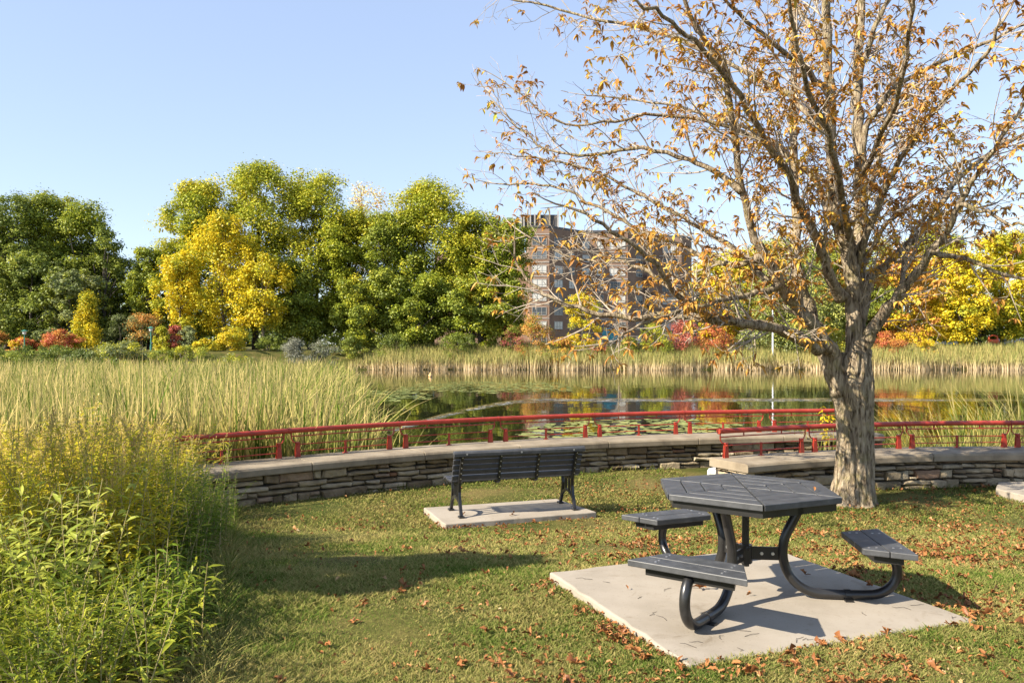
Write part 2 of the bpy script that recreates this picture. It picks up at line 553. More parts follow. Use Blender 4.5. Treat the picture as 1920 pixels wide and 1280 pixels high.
def terrain():
    xs = np.concatenate([np.array([-1500, -600, -300, -180, -130]), np.arange(-110, -14, 4.0), np.arange(-14, 16, 0.3), np.arange(16, 130, 4.0), np.array([140, 200, 320, 620, 1500])])
    ys = np.concatenate([np.array([-400, -100, -30, -10, -3]), np.arange(0, 19, 0.25), np.arange(19, 66, 3.0), np.arange(66, 104, 1.0), np.array([108, 115, 125, 150, 200, 300, 600, 1500, 2600])])
    X, Y = np.meshgrid(xs, ys)
    Z = ground_z(X, Y)
    near = (np.abs(X) < 16) & (Y < 19) & (Y > 0)
    Z = Z + near * (0.012 * np.sin(X * 2.1 + 0.7 * Y) + 0.010 * np.sin(Y * 2.7 - X) )
    V = np.stack([X, Y, Z], -1).reshape(-1, 3)
    nx, ny = len(xs), len(ys)
    i = np.arange((ny - 1) * (nx - 1))
    r, c = i // (nx - 1), i % (nx - 1)
    a = r * nx + c
    me = np_mesh('ground', V, np.stack([a, a + 1, a + nx + 1, a + nx], 1), smooth=True)
    tag(link('ground', me, M['ground']), kind='structure')


terrain()
mb = MB()
mb.add([(-130, 5, WATER_Z), (150, 5, WATER_Z), (150, 96, WATER_Z), (-130, 96, WATER_Z)], [(0, 1, 2, 3)])
tag(mb.build('pond_water', M['water']), kind='structure')

# ------------------------------------------------------------------ dry stone walls with coping
def curve_frames(fn, x0, x1, step=0.02):
    xs = np.arange(x0, x1 + 1e-6, step)
    ys = fn(xs)
    s = np.concatenate([[0], np.cumsum(np.hypot(np.diff(xs), np.diff(ys)))])
    tx, ty = np.gradient(xs, s), np.gradient(ys, s)
    L = np.hypot(tx, ty)
    tx, ty = tx / L, ty / L
    def P(sv, off):   # off > 0 towards the lawn
        x = np.interp(sv, s, xs); y = np.interp(sv, s, ys)
        a = np.interp(sv, s, tx); b = np.interp(sv, s, ty)
        return x + b * off, y - a * off
    sx = lambda xv: float(np.interp(xv, xs, s))
    return P, s[-1], sx


def stone_wall(fn, x0, x1, joints, label, seed):
    r = random.Random(seed)
    P, L, sx = curve_frames(fn, x0, x1)
    root = empty('stone_wall', (*P(L / 2, 0.3), -0.52))
    inv = Matrix.Translation(-root.location)
    DEP, THK, TOP = 0.66, 0.125, 0.02
    # core behind the stones
    core = MB()
    n = int(L / 0.25)
    vs = []
    for i in range(n + 1):
        s = L * i / n
        for off, z in ((DEP - 0.17, -0.9), (DEP - 0.17, TOP - THK), (-0.08, TOP - THK), (-0.08, -1.6)):
            x, y = P(s, off)
            vs.append((x, y, z))
    fs = [(4 * i + k, 4 * i + 4 + k, 4 * i + 4 + (k + 1) % 4, 4 * i + (k + 1) % 4) for i in range(n) for k in range(4)]
    fs += [(0, 1, 2, 3), (4 * n + 3, 4 * n + 2, 4 * n + 1, 4 * n)]
    core.add([inv @ Vector(v) for v in vs], fs)
    core.build('wall_core', M['joint'], root)
    st = MB()
    def stone(P2, sa, sb, za, zb, fo):
        g = 0.006
        sa += g; sb -= g; za += g * r.uniform(0.3, 1.2); zb -= g * r.uniform(0.3, 1.2)
        pr = r.uniform(-0.03, 0.035)
        ins = min(0.018, (zb - za) * 0.25, (sb - sa) * 0.2)
        ring = []
        m_ = max(1, int((sb - sa) / 0.12))
        top = [(sa + (sb - sa) * k / m_, zb + r.uniform(-0.014, 0.006)) for k in range(m_ + 1)]
        bot = [(sa + (sb - sa) * k / m_, za + r.uniform(-0.006, 0.014)) for k in range(m_ + 1)]
        sk = r.uniform(-0.015, 0.015)
        top[0] = (top[0][0] + sk, top[0][1] - r.uniform(0, 0.012)); bot[0] = (bot[0][0] - sk, bot[0][1] + r.uniform(0, 0.012))
        top[-1] = (top[-1][0] - sk, top[-1][1] - r.uniform(0, 0.012))
        outl = top + bot[::-1]
        n_ = len(outl)
        cs, cz = (sa + sb) / 2, (za + zb) / 2
        vs = []
        for q, (dof, k) in enumerate(((fo - 0.16, 0.0), (fo - 0.012 + pr, 0.0), (fo + 0.012 + pr, 1.0))):
            for (s_, z_) in outl:
                ds, dz = cs - s_, cz - z_
                s2 = s_ + math.copysign(min(abs(ds), ins), ds) * k
                z2 = z_ + math.copysign(min(abs(dz), ins), dz) * k
                x, y = P2(s2, dof + (r.uniform(-0.01, 0.01) if q else 0))
                vs.append(inv @ Vector((x, y, z2)))
        fs = []
        for q in (0, 1):
            for i in range(n_):
                j = (i + 1) % n_
                fs.append((q * n_ + i, q * n_ + j, (q + 1) * n_ + j, (q + 1) * n_ + i))
        for i in range(m_):
            a, b = 2 * n_ + i, 2 * n_ + i + 1
            c, d = 2 * n_ + n_ - 2 - i, 2 * n_ + n_ - 1 - i
            fs.append((a, b, c, d))
        st.add(vs, fs)
    def fill(P2, L2, fo):
        z = -0.66
        while z < TOP - THK - 0.03:
            h = r.choice([0.08, 0.10, 0.125, 0.15])
            if TOP - THK - (z + h) < 0.04: h = TOP - THK - z
            s = -0.02 - r.uniform(0, 0.2)
            while s < L2:
                w = r.uniform(0.12, 0.26) if r.random() < 0.4 else r.uniform(0.26, 0.55)
                e = min(s + w, L2 + 0.01)
                if L2 - e < 0.12: e = L2
                a = max(s, 0.0)
                if e - a > 0.05:
                    if h > 0.12 and r.random() < 0.4:
                        q = z + h * r.uniform(0.4, 0.6)
                        stone(P2, a, e, z, q, fo); stone(P2, a + r.uniform(0, .02), e - r.uniform(0, .02), q, z + h, fo)
                    else:
                        stone(P2, a, e, z, z + h, fo)
                s = e
                if e >= L2: break
            z += h
    fill(P, L, DEP - 0.08)
    # the end return on the left
    x0e, y0e = P(0, 0.0); x1e, y1e = P(0, DEP - 0.06)
    ln = math.hypot(x1e - x0e, y1e - y0e)
    dx, dy = (x1e - x0e) / ln, (y1e - y0e) / ln
    fill(lambda s, off: (x0e + dx * s + dy * (off), y0e + dy * s - dx * (off)), ln, 0.04)
    st.build('stonework', M['stone'], root)
    # coping slabs
    js = [0.0] + [sx(j) for j in joints] + [L]
    for a, b in zip(js[:-1], js[1:]):
        cp = MB()
        a2, b2 = a + 0.006, b - 0.006
        if a == 0: a2 = -0.07
        n = max(2, int((b - a) / 0.15))
        prof = [(-0.14, TOP - THK), (-0.14, TOP), (DEP - 0.05, TOP), (DEP - 0.018, TOP - 0.012), (DEP, TOP - 0.04), (DEP, TOP - THK + 0.008), (DEP - 0.01, TOP - THK)]
        vs = []
        for i in range(n + 1):
            s = a2 + (b2 - a2) * i / n
            for off, z in prof:
                x, y = P(max(s, 0), off)
                if s < 0:
                    xb, yb = P(0.02, off); xa, ya = P(0, off)
                    x += (xa - xb) / 0.02 * -s; y += (ya - yb) / 0.02 * -s
                vs.append(inv @ Vector((x, y, z)))
        m_ = len(prof)
        fs = [(m_ * i + k, m_ * i + (k + 1) % m_, m_ * (i + 1) + (k + 1) % m_, m_ * (i + 1) + k) for i in range(n) for k in range(m_)]
        fs += [tuple(range(m_))[::-1], tuple(m_ * n + k for k in range(m_))]
        cp.add(vs, fs)
        cp.build('coping_slab', M['coping'], root, bevel=0.006)
    tag(root, label, 'stone wall')
    return P, sx


P_far, sx_far = stone_wall(far_line, -4.7, 6.9, [-3.25, -1.7, -0.15, 1.45, 3.2, 4.9], 'long curved dry stone wall with tan coping behind the slatted bench', 3)
P_near, sx_near = stone_wall(near_line, 3.05, 11.5, [4.6, 6.35, 8.1, 9.9], 'low dry stone wall running right from behind the big tree trunk', 5)


# ------------------------------------------------------------------ red railings
def railing(P, sx, panels, s_start, s_end, label, nose):
    root = empty('metal_railing', (*P((s_start + s_end) / 2, 0), 0.02))
    inv = Matrix.Translation(-root.location)
    TOPZ = 0.415
    W = lambda s, off, z: inv @ Vector((*[float(q) for q in P(s, off)], z))
    # top pipe in lengths joined between the pairs of posts
    js = [s_start] + [(sx(panels[i][2]) + sx(panels[i + 1][0])) / 2 for i in range(len(panels) - 1)] + [s_end]
    for a, b in zip(js[:-1], js[1:]):
        t = MB()
        n = max(3, int((b - a) / 0.2))
        t.tube([W(a + 0.004 + (b - a - 0.008) * i / n, -0.02, TOPZ) for i in range(n + 1)], 0.038, 12)
        t.tube([W(a + 0.0, -0.02, TOPZ), W(a + 0.035, -0.02, TOPZ)], 0.042, 12)
        t.build('handrail', M['red'], root, smooth=False, bevel=0)
    for (xa, xm, xb) in panels:
        sa, sm, sb = sx(xa), sx(xm), sx(xb)
        # flat bar hung under the pipe with short stubs
        u = MB()
        n = max(3, int((sb - sa) / 0.25))
        ext = 0.09
        u.tube([W(sa - ext + (sb - sa + 2 * ext) * i / n, -0.02, TOPZ - 0.085) for i in range(n + 1)], 0.012, 4)
        for q in (-0.09, 0.25, 0.75, None):
            s = sb + 0.09 if q is None else (sa - 0.09 if q < 0 else sa + (sb - sa) * q)
            u.box(W(s, -0.02, TOPZ - 0.055), (0.016, 0.016, 0.075))
        for s, sg in ((sa, -1), (sb, 1)):
            u.tube([W(s + sg * 0.09, -0.02, TOPZ - 0.085), W(s + sg * 0.085, -0.02, TOPZ - 0.13), W(s + sg * 0.055, -0.015, TOPZ - 0.175), W(s + sg * 0.01, -0.01, TOPZ - 0.19)], 0.010, 6)
        u.build('under_bar', M['red'], root)
        # main posts: tapered plates, bolted foot
        for s in (sa, sb):
            p = MB()
            c0 = Vector([float(q) for q in (*P(s, 0), 0.02)])
            tx = Vector([float(q) for q in P(s + 0.05, 0)] + [0]) - Vector([float(q) for q in P(s - 0.05, 0)] + [0])
            an = math.atan2(tx.y, tx.x)
            Mx = inv @ Matrix.Translation(c0) @ Matrix.Rotation(an, 4, 'Z')
            for k in (-1, 1):
                y0 = 0.016 * k
                vs = [(-0.042, y0 - .006, 0), (0.042, y0 - .006, 0), (0.042, y0 + .006, 0), (-0.042, y0 + .006, 0), (-0.026, y0 - .006, 0.21), (0.026, y0 - .006, 0.21), (0.026, y0 + .006, 0.21), (-0.026, y0 + .006, 0.21)]
                p.add([Mx @ Vector(v) for v in vs], [(0, 3, 2, 1), (4, 5, 6, 7), (0, 1, 5, 4), (1, 2, 6, 5), (2, 3, 7, 6), (3, 0, 4, 7)])
            p.box((0, 0, 0.11), (0.034, 0.02, 0.2), Mx)
            p.box((0, 0, 0.217), (0.058, 0.052, 0.014), Mx)
            p.tube([Mx @ Vector((0, -0.04, 0.185)), Mx @ Vector((0, 0.04, 0.185))], 0.014, 8)
            p.build('post', M['red'], root)
        p = MB()
        c0 = Vector([float(q) for q in (*P(sm, 0), 0.02)])
        Mx = inv @ Matrix.Translation(c0) @ Matrix.Rotation(math.atan2(float(P(sm + .05, 0)[1] - P(sm - .05, 0)[1]), float(P(sm + .05, 0)[0] - P(sm - .05, 0)[0])), 4, 'Z')
        p.box((0, 0, 0.1), (0.034, 0.018, 0.2), Mx)
        p.box((0, 0, 0.006), (0.07, 0.06, 0.012), Mx)
        p.build('thin_post', M['red'], root)
        for z in (0.10, 0.205):
            w = MB()
            n = max(3, int((sb - sa) / 0.25))
            w.tube([W(sa + (sb - sa) * i / n, 0.0, z) for i in range(n + 1)], 0.0085, 6)
            w.build('cross_rod', M['red'], root)
    tag(root, label, 'railing')


far_panels = [(-4.65, -4.08, -3.43), (-3.2, -2.58, -1.96), (-1.72, -1.05, -0.37), (-0.11, 0.6, 1.32), (1.59, 2.34, 3.06), (3.34, 4.0, 4.72), (5.03, 5.7, 6.45)]
near_panels = [(3.16, 3.77, 4.48), (4.72, 5.45, 6.22), (6.46, 7.24, 8.03), (8.25, 9.0, 9.75), (9.98, 10.6, 11.2)]
railing(P_far, sx_far, far_panels, sx_far(-4.68), sx_far(6.6), 'long curved red railing on the stone wall behind the bench', False)
railing(P_near, sx_near, near_panels, 0.0, sx_near(11.4), 'red railing passing behind the big tree trunk on the right', True)

# ------------------------------------------------------------------ concrete pads
def pad(corners, z0, z1, label, jit=0.012, seed=1):
    r = random.Random(seed)
    pts = []
    n = len(corners)
    for i in range(n):
        a, b = Vector(corners[i]), Vector(corners[(i + 1) % n])
        k = max(2, int((b - a).length / 0.12))
        for j in range(k):
            p = a.lerp(b, j / k)
            pts.append((p.x + r.uniform(-jit, jit), p.y + r.uniform(-jit, jit)))
    m = MB()
    m.prism(pts, z0, z1)
    o = m.build('concrete_pad', M['concrete'], bevel=0.012, segs=2)
    return tag(o, label, 'concrete pad')


PAD1 = [(0.276, 5.95), (0.91, 4.23), (2.76, 4.91), (2.08, 6.71)]
PAD2 = [(-0.80, 9.84), (1.08, 10.56), (0.62, 11.46), (-1.16, 10.84)]
PAD1_Z, PAD2_Z = 0.06, -0.44
pad(PAD1, -0.25, PAD1_Z, 'square pale concrete pad under the picnic table', 0.011, 1)
pad(PAD2, -0.62, PAD2_Z, 'pale concrete pad under the slatted bench', 0.006, 2)
pad([(7.12, 12.16), (7.2, 11.55), (9.3, 11.9), (9.1, 12.9), (7.5, 12.75)], -0.62, -0.42, 'pale concrete slab cut off at the right edge near the wall', 0.005, 3)

# ------------------------------------------------------------------ picnic table
def picnic_table():
    C = Vector((1.52, 5.38))
    TOP = 0.77
    root = empty('picnic_table', (C.x, C.y, PAD1_Z))
    z = TOP - PAD1_Z
    A0 = math.radians(-96)
    R = 0.605
    V = [Vector((math.cos(A0 + k * math.pi / 3), math.sin(A0 + k * math.pi / 3))) for k in range(6)]
    # top: six sectors of boards parallel to the rim, mitred in a pinwheel
    bands = [(1.0, 0.765), (0.752, 0.53), (0.517, 0.285), (0.272, 0.02)]
    g = 0.006
    tp = MB()
    for k in range(6):
        a, b = V[k], V[(k + 1) % 6]
        mid = (a + b).normalized()
        for o_, i_ in bands:
            q = [a * R * o_, b * R * o_, b * R * i_, a * R * i_]
            c = (q[0] + q[1] + q[2] + q[3]) / 4
            tdir = (b - a).normalized()
            q2 = []
            for p in q:
                s = 1 if (p - c).dot(tdir) > 0 else -1
                q2.append(p - tdir * s * g)
            if i_ < 0.1:
                q2 = q2[:2] + [(q2[2] + q2[3]) / 2]
            tp.prism([(p.x, p.y) for p in q2], z - 0.038, z)
    tp.build('tabletop', M['plank'], root, bevel=0.004)
    # steel rim frame under the boards
    fr = MB()
    for k in range(6):
        a, b = V[k] * (R - 0.035), V[(k + 1) % 6] * (R - 0.035)
        ai, bi = V[k] * (R - 0.06), V[(k + 1) % 6] * (R - 0.06)
        fr.prism([(a.x, a.y), (b.x, b.y), (bi.x, bi.y), (ai.x, ai.y)], z - 0.085, z - 0.0385)
        m = (a + b) / 2
        if k % 2 == 0:
            fr.tube([(0, 0, z - 0.062), (m.x, m.y, z - 0.062)], 0.03, 4)
    fr.prism([(math.cos(A0 + k * math.pi / 3) * 0.12, math.sin(A0 + k * math.pi / 3) * 0.12) for k in range(6)], z - 0.1, z - 0.0385)
    fr.build('steel_frame', M['black_steel'], root)
    # umbrella pole sleeve and hub
    h = MB()
    h.tube([(0, 0, 0.20), (0, 0, z - 0.08)], 0.024, 12)
    h.build('centre_pole', M['black_steel'], root, smooth=False)
    h = MB()
    h.tube([(0, 0, 0.22), (0, 0, 0.34)], 0.045, 6)
    seats = [math.radians(-126 + 120 * k) for k in range(3)]
    for a in seats:
        Mz = Matrix.Rotation(a, 4, 'Z')
        h.box((0.13, 0, 0.285), (0.24, 0.012, 0.085), Mz)
        for q in (0.1, 0.17):
            bolts = MB()
            bolts.tube([Mz @ Vector((q, -0.016, 0.285)), Mz @ Vector((q, 0.016, 0.285))], 0.011, 6)
            bolts.build('bolt', M['bolt'], root)
    h.build('hub_bracket', M['black_steel'], root)
    ch = MB()
    for k in range(9):
        zz = z - 0.12 - k * 0.028
        ch.tube([(0.0 + (0.006 if k % 2 else 0), -0.06, zz), (0.0, -0.06 + (0.006 if k % 2 else 0), zz - 0.03)], 0.004, 5)
    ch.tube([(0.012 * math.cos(t), -0.06, z - 0.385 + 0.012 * math.sin(t)) for t in np.linspace(0, 6.28, 9)], 0.004, 5)
    ch.build('chain', M['black_steel'], root)
    prof = [(0.36, z - 0.075), (0.345, z - 0.12), (0.30, 0.50), (0.252, 0.40), (0.235, 0.31), (0.245, 0.22), (0.285, 0.135), (0.35, 0.075), (0.43, 0.042), (0.52, 0.034), (0.74, 0.034), (0.84, 0.048), (0.91, 0.095), (0.945, 0.165), (0.94, 0.24), (0.905, 0.30), (0.86, 0.335)]
    for a in seats:
        Mz = Matrix.Rotation(a, 4, 'Z')
        # smooth the bent tube
        pts = []
        for i in range(len(prof) - 1):
            p0, p1, p2, p3 = [Vector(prof[max(0, min(len(prof) - 1, i + d))]) for d in (-1, 0, 1, 2)]
            for t in (0, 0.33, 0.66):
                pts.append(0.5 * ((2 * p1) + (p2 - p0) * t + (2 * p0 - 5 * p1 + 4 * p2 - p3) * t * t + (3 * p1 - p0 - 3 * p2 + p3) * t ** 3))
        pts.append(Vector(prof[-1]))
        t_ = MB()
        t_.tube([Mz @ Vector((p.x, 0, p.y)) for p in pts], 0.031, 14)
        lg = t_.build('tube_leg', M['black_steel'], root, smooth=True)
        cl = MB()
        cl.tube([Mz @ Vector((0.62, 0, 0.034)), Mz @ Vector((0.655, 0, 0.034))], 0.0345, 14)
        cl.box((0.637, 0.0, 0.004), (0.05, 0.12, 0.008), Mz)
        cl.build('foot_clamp', M['black_steel'], lg)
        # seat: two boards, outer longer than inner, on a steel channel
        zs = 0.445 - PAD1_Z
        sroot = MB()
        ri, ro = 0.665, 0.945
        rm = (ri + ro) / 2
        hl = lambda r_: 0.235 + (r_ - ri) / (ro - ri) * 0.125
        for (r0, r1) in ((ri, rm - 0.003), (rm + 0.003, ro)):
            e0, e1 = hl(r0), hl(r1)
            q = [(r0, -e0), (r1, -e1), (r1, e1), (r0, e0)]
            sroot.prism([tuple((Mz @ Vector((*p, 0)))[:2]) for p in q], zs - 0.038, zs)
        st = sroot.build('seat', M['plank'], root, bevel=0.005)
        b = MB()
        q = [(ri + 0.07, -0.22), (ro - 0.05, -0.27), (ro - 0.05, 0.27), (ri + 0.07, 0.22)]
        b.prism([tuple((Mz @ Vector((*p, 0)))[:2]) for p in q], zs - 0.088, zs - 0.0385)
        b.build('seat_channel', M['black_steel'], st, bevel=0.004)
        for rr in (ri + 0.045, ri + 0.09, ro - 0.09, ro - 0.045):
            for sgn in (-1, 1):
                c = Mz @ Vector((rr, sgn * 0.2, zs))
                bo = MB()
                bo.tube([c - Vector((0, 0, .004)), c + Vector((0, 0, 0.0025))], 0.008, 8)
                bo.build('seat_bolt', M['bolt'], st)
    tag(root, 'charcoal hexagonal picnic table with three attached seats on bent tubes', 'picnic table')


picnic_table()

# ------------------------------------------------------------------ park bench (seen from behind)
def park_bench():
    # local: x along the bench, y towards the pond, z up
    rz = math.atan2(10.68 - 10.19, 0.813 + 0.625)
    o = Vector((-0.625, 10.19, PAD2_Z))
    root = empty('park_bench', o, rz)
    LEG = math.hypot(0.813 + 0.625, 10.68 - 10.19)
    xs0, xs1 = -0.10, LEG + 0.10
    back = [(0.075, 0.445), (0.045, 0.56), (0.005, 0.67), (-0.045, 0.785)]
    def slat_along(m, p0, p1, th, x0, x1):
        # board whose section runs from p0 to p1 in the (y, z) plane
        d = Vector((p1[0] - p0[0], p1[1] - p0[1]))
        n = Vector((-d.y, d.x)).normalized() * th
        if n.x < 0: n = -n
        a, b = Vector(p0), Vector(p1)
        q = [a, b, b + n, a + n]
        vs = [(x0, p.x, p.y) for p in q] + [(x1, p.x, p.y) for p in q]
        m.add(vs, [(0, 1, 2, 3), (7, 6, 5, 4), (0, 4, 5, 1), (1, 5, 6, 2), (2, 6, 7, 3), (3, 7, 4, 0)])
    for x in (0.0, LEG):
        f = MB()
        w = 0.02
        rear = [(0.0, 0.02), (0.035, 0.10), (0.075, 0.20), (0.095, 0.30), (0.085, 0.42)] + [(p[0] - 0.018, p[1]) for p in back[1:]]
        f.tube([(x, a, b) for a, b in rear], 0.03, 4, sx=0.9, sy=0.9)
        front = [(0.50, 0.02), (0.455, 0.10), (0.415, 0.20), (0.40, 0.30), (0.42, 0.40)]
        f.tube([(x, a, b) for a, b in front], 0.027, 4)
        arch = [(0.05, 0.13), (0.12, 0.185), (0.19, 0.215), (0.25, 0.222), (0.31, 0.215), (0.38, 0.185), (0.445, 0.13)]
        f.tube([(x, a, b) for a, b in arch], 0.024, 4)
        for a in (0.20, 0.30):
            f.tube([(x, a, 0.215), (x, a, 0.40)], 0.02, 4)
        f.tube([(x, 0.085, 0.405), (x, 0.25, 0.39), (x, 0.42, 0.405)], 0.024, 4)
        for a in (0.0, 0.50):
            f.box((x, a, 0.012), (0.07, 0.085, 0.024))
        f.build('end_frame', M['black_steel'], root, bevel=0.004)
    bs = MB()
    # back slats
    segs = []
    line = [Vector(p) for p in back]
    tot = [(line[i + 1] - line[i]).length for i in range(3)]
    Lb = sum(tot)
    def bp(t):
        d = t * Lb
        for i in range(3):
            if d <= tot[i] or i == 2:
                return line[i].lerp(line[i + 1], d / tot[i])
            d -= tot[i]
    ns = 5
    for k in range(ns):
        a, b = bp(k / ns + 0.018), bp((k + 1) / ns - 0.018)
        m_ = MB()
        slat_along(m_, a, b, 0.028, xs0, xs1)
        m_.build('back_slat', M['bench_plank'], root, bevel=0.006)
    m_ = MB()
    top = [(-0.085, 0.765), (-0.088, 0.80), (-0.072, 0.822), (-0.04, 0.828), (-0.012, 0.815), (-0.008, 0.79), (-0.035, 0.785), (-0.055, 0.79), (-0.06, 0.77)]
    n = len(top)
    m_.add([(xs0 - 0.01, a, b) for a, b in top] + [(xs1 + 0.01, a, b) for a, b in top], [tuple(range(n)), tuple(range(n, 2 * n))[::-1]] + [(i, n + i, n + (i + 1) % n, (i + 1) % n) for i in range(n)])
    m_.build('top_slat', M['plank'], root)
    # seat slats, front ones rolling down
    sp = [(0.10, 0.428), (0.175, 0.418), (0.25, 0.414), (0.325, 0.418), (0.40, 0.432), (0.462, 0.432), (0.50, 0.395)]
    for a, b in zip(sp[:-1], sp[1:]):
        m_ = MB()
        A, B = Vector(a), Vector(b)
        d = (B - A).normalized() * 0.007
        slat_up = MB()
        q0, q1 = A + d, B - d
        nn = Vector((-(B - A).y, (B - A).x)).normalized() * 0.026
        if nn.y < 0: nn = -nn
        q = [q0, q1, q1 + nn, q0 + nn]
        vs = [(xs0, p.x, p.y) for p in q] + [(xs1, p.x, p.y) for p in q]
        m_.add(vs, [(0, 1, 2, 3), (7, 6, 5, 4), (0, 4, 5, 1), (1, 5, 6, 2), (2, 6, 7, 3), (3, 7, 4, 0)])
        m_.build('seat_slat', M['bench_plank'], root, bevel=0.006)
    # rear straps with bolts
    for x in (LEG / 3, 2 * LEG / 3):
        s = MB()
        s.tube([(x, 0.25, 0.392), (x, 0.11, 0.395), (x, 0.065, 0.42)] + [(x, p[0] - 0.008, p[1]) for p in back], 0.016, 4, sx=1.7, sy=0.6)
        s.build('strap', M['black_steel'], root)
    for x in (0.0, LEG / 3, 2 * LEG / 3, LEG):
        for k in range(ns):
            p = bp((k + 0.5) / ns)
            e = 0.042 if x in (0.0, LEG) else 0.022
            bo = MB()
            bo.tube([(x, p.x - e, p.y - 0.004), (x, p.x - e - 0.008, p.y - 0.005)], 0.008, 8)
            bo.build('bolt', M['bolt'], root)
    for x in (0.05, LEG / 2, LEG - 0.05):
        bo = MB()
        bo.tube([(x, -0.086, 0.79), (x, -0.094, 0.79)], 0.011, 8)
        bo.build('bolt', M['bolt'], root)
    tag(root, 'dark slatted park bench with black iron ends facing the pond', 'bench')


park_bench()
#@@PART2
# ------------------------------------------------------------------ blades (grass, cattails, reeds)
def blade_strips(base, h, w, az, lean, curl, n=4, kink=None, yaw=None, tipw=0.12):
    """base (N,3); each blade a strip of n quads that leans and curls towards az"""
    N = len(base)
    t = np.linspace(0, 1, n + 1)[None, :]
    d = (lean[:, None] * t + curl[:, None] * t ** 2.2) * h[:, None]
    z = h[:, None] * t * (1 - 0.25 * np.clip(curl[:, None], 0, 2) * t ** 1.5)
    if kink is not None:
        k0 = kink[:, None]
        over = np.clip(t - k0, 0, 1)
        z = z - over * h[:, None] * 1.5 * (k0 < 1)
        d = d + over * h[:, None] * 0.5 * (k0 < 1)
    dx, dy = np.cos(az)[:, None], np.sin(az)[:, None]
    cx = base[:, 0:1] + d * dx
    cy = base[:, 1:2] + d * dy
    cz = base[:, 2:3] + z
    if yaw is None: yaw = rng.uniform(0, np.pi, N)
    wx_, wy_ = np.cos(yaw)[:, None], np.sin(yaw)[:, None]
    ww = w[:, None] * 0.5 * np.clip(np.minimum(1.0, (1 - t) * 2.2 + tipw * 0.3), 0.04, 1)
    L = np.stack([cx - wx_ * ww, cy - wy_ * ww, cz], -1)
    R = np.stack([cx + wx_ * ww, cy + wy_ * ww, cz], -1)
    V = np.stack([L, R], 2).reshape(-1, 3)
    m = 2 * (n + 1)
    b = (np.arange(N) * m)[:, None] + (np.arange(n) * 2)[None, :]
    Q = np.stack([b, b + 1, b + 3, b + 2], -1).reshape(-1, 4)
    al = np.repeat(np.broadcast_to(t, (N, n + 1))[:, :, None], 2, axis=2).ravel()
    return V, Q, al


def stuff_blades(name, m, *a, **k):
    V, Q, al = blade_strips(*a, **k)
    o = link(name, np_mesh(name, V, Q, al), m)
    return tag(o, kind='stuff')


def in_quad(x, y, q, grow=0.0):
    c = np.mean(np.array(q), 0)
    ok = np.ones(len(x), bool)
    n = len(q)
    for i in range(n):
        a, b = np.array(q[i]), np.array(q[(i + 1) % n])
        e = b - a
        nx, ny = -e[1], e[0]
        l = math.hypot(nx, ny)
        s = (x - a[0]) * nx / l + (y - a[1]) * ny / l
        sc = (c[0] - a[0]) * nx / l + (c[1] - a[1]) * ny / l
        ok &= (s * np.sign(sc) > -grow)
    return ok


TREE_AT = (4.73, 11.55)


def on_lawn(x, y, gap=0.0):
    ok = y < far_line(np.clip(x, -4.6, 6.8)) - 0.58 + gap
    ok &= ~((x > 2.95) & (y > near_line(np.maximum(x, 3)) - 0.58 + gap))
    ok &= ~in_quad(x, y, PAD1, -0.012) & ~in_quad(x, y, PAD2, -0.012)
    ok &= np.hypot(x - TREE_AT[0], y - TREE_AT[1]) > 0.34
    return ok


def scatter_view(n, y0, y1, power, marg=0.3, x_lo=-30, x_hi=30):
    """random ground points, denser near the viewer"""
    u = rng.random(n)
    y = (y0 ** -power + u * (y1 ** -power - y0 ** -power)) ** (-1 / power)
    x = rng.uniform(-1, 1, n) * (y * 0.62 + marg) 
    k = (x > x_lo) & (x < x_hi)
    return x[k], y[k]


def grass():
    x, y = scatter_view(640000, 3.6, 15.0, 0.75)
    k = on_lawn(x, y) & (x > lawn_edge_x(y) - 0.9)
    x, y = x[k], y[k]
    N = len(x)
    z = ground_z(x, y) - 0.004
    pat = np.sin(x * 3.1 + np.sin(y * 2.3) * 2) * np.sin(y * 2.7 + np.sin(x * 1.9) * 2)
    near_edge = np.clip(1 - (x - lawn_edge_x(y)) / 1.1, 0, 1)
    wall_d = np.where(x > 2.95, near_line(np.maximum(x, 3)), far_line(np.clip(x, -4.6, 6.8))) - 0.62 - y
    h = rng.uniform(0.015, 0.042, N) * (1 + 0.12 * pat) * (1 + 0.9 * near_edge)
    tall = (wall_d < 0.14) & (rng.random(N) < 0.45)
    h = np.where(tall, h * rng.uniform(1.5, 4.0, N), h)
    w = rng.uniform(0.0024, 0.0052, N) * (0.62 + y / 5.5)
    stuff_blades('lawn_grass', M['grass'], np.stack([x, y, z], -1), h, w, rng.uniform(0, 6.28, N), rng.uniform(0.1, 1.1, N), rng.uniform(0.0, 0.9, N), n=2)


grass()


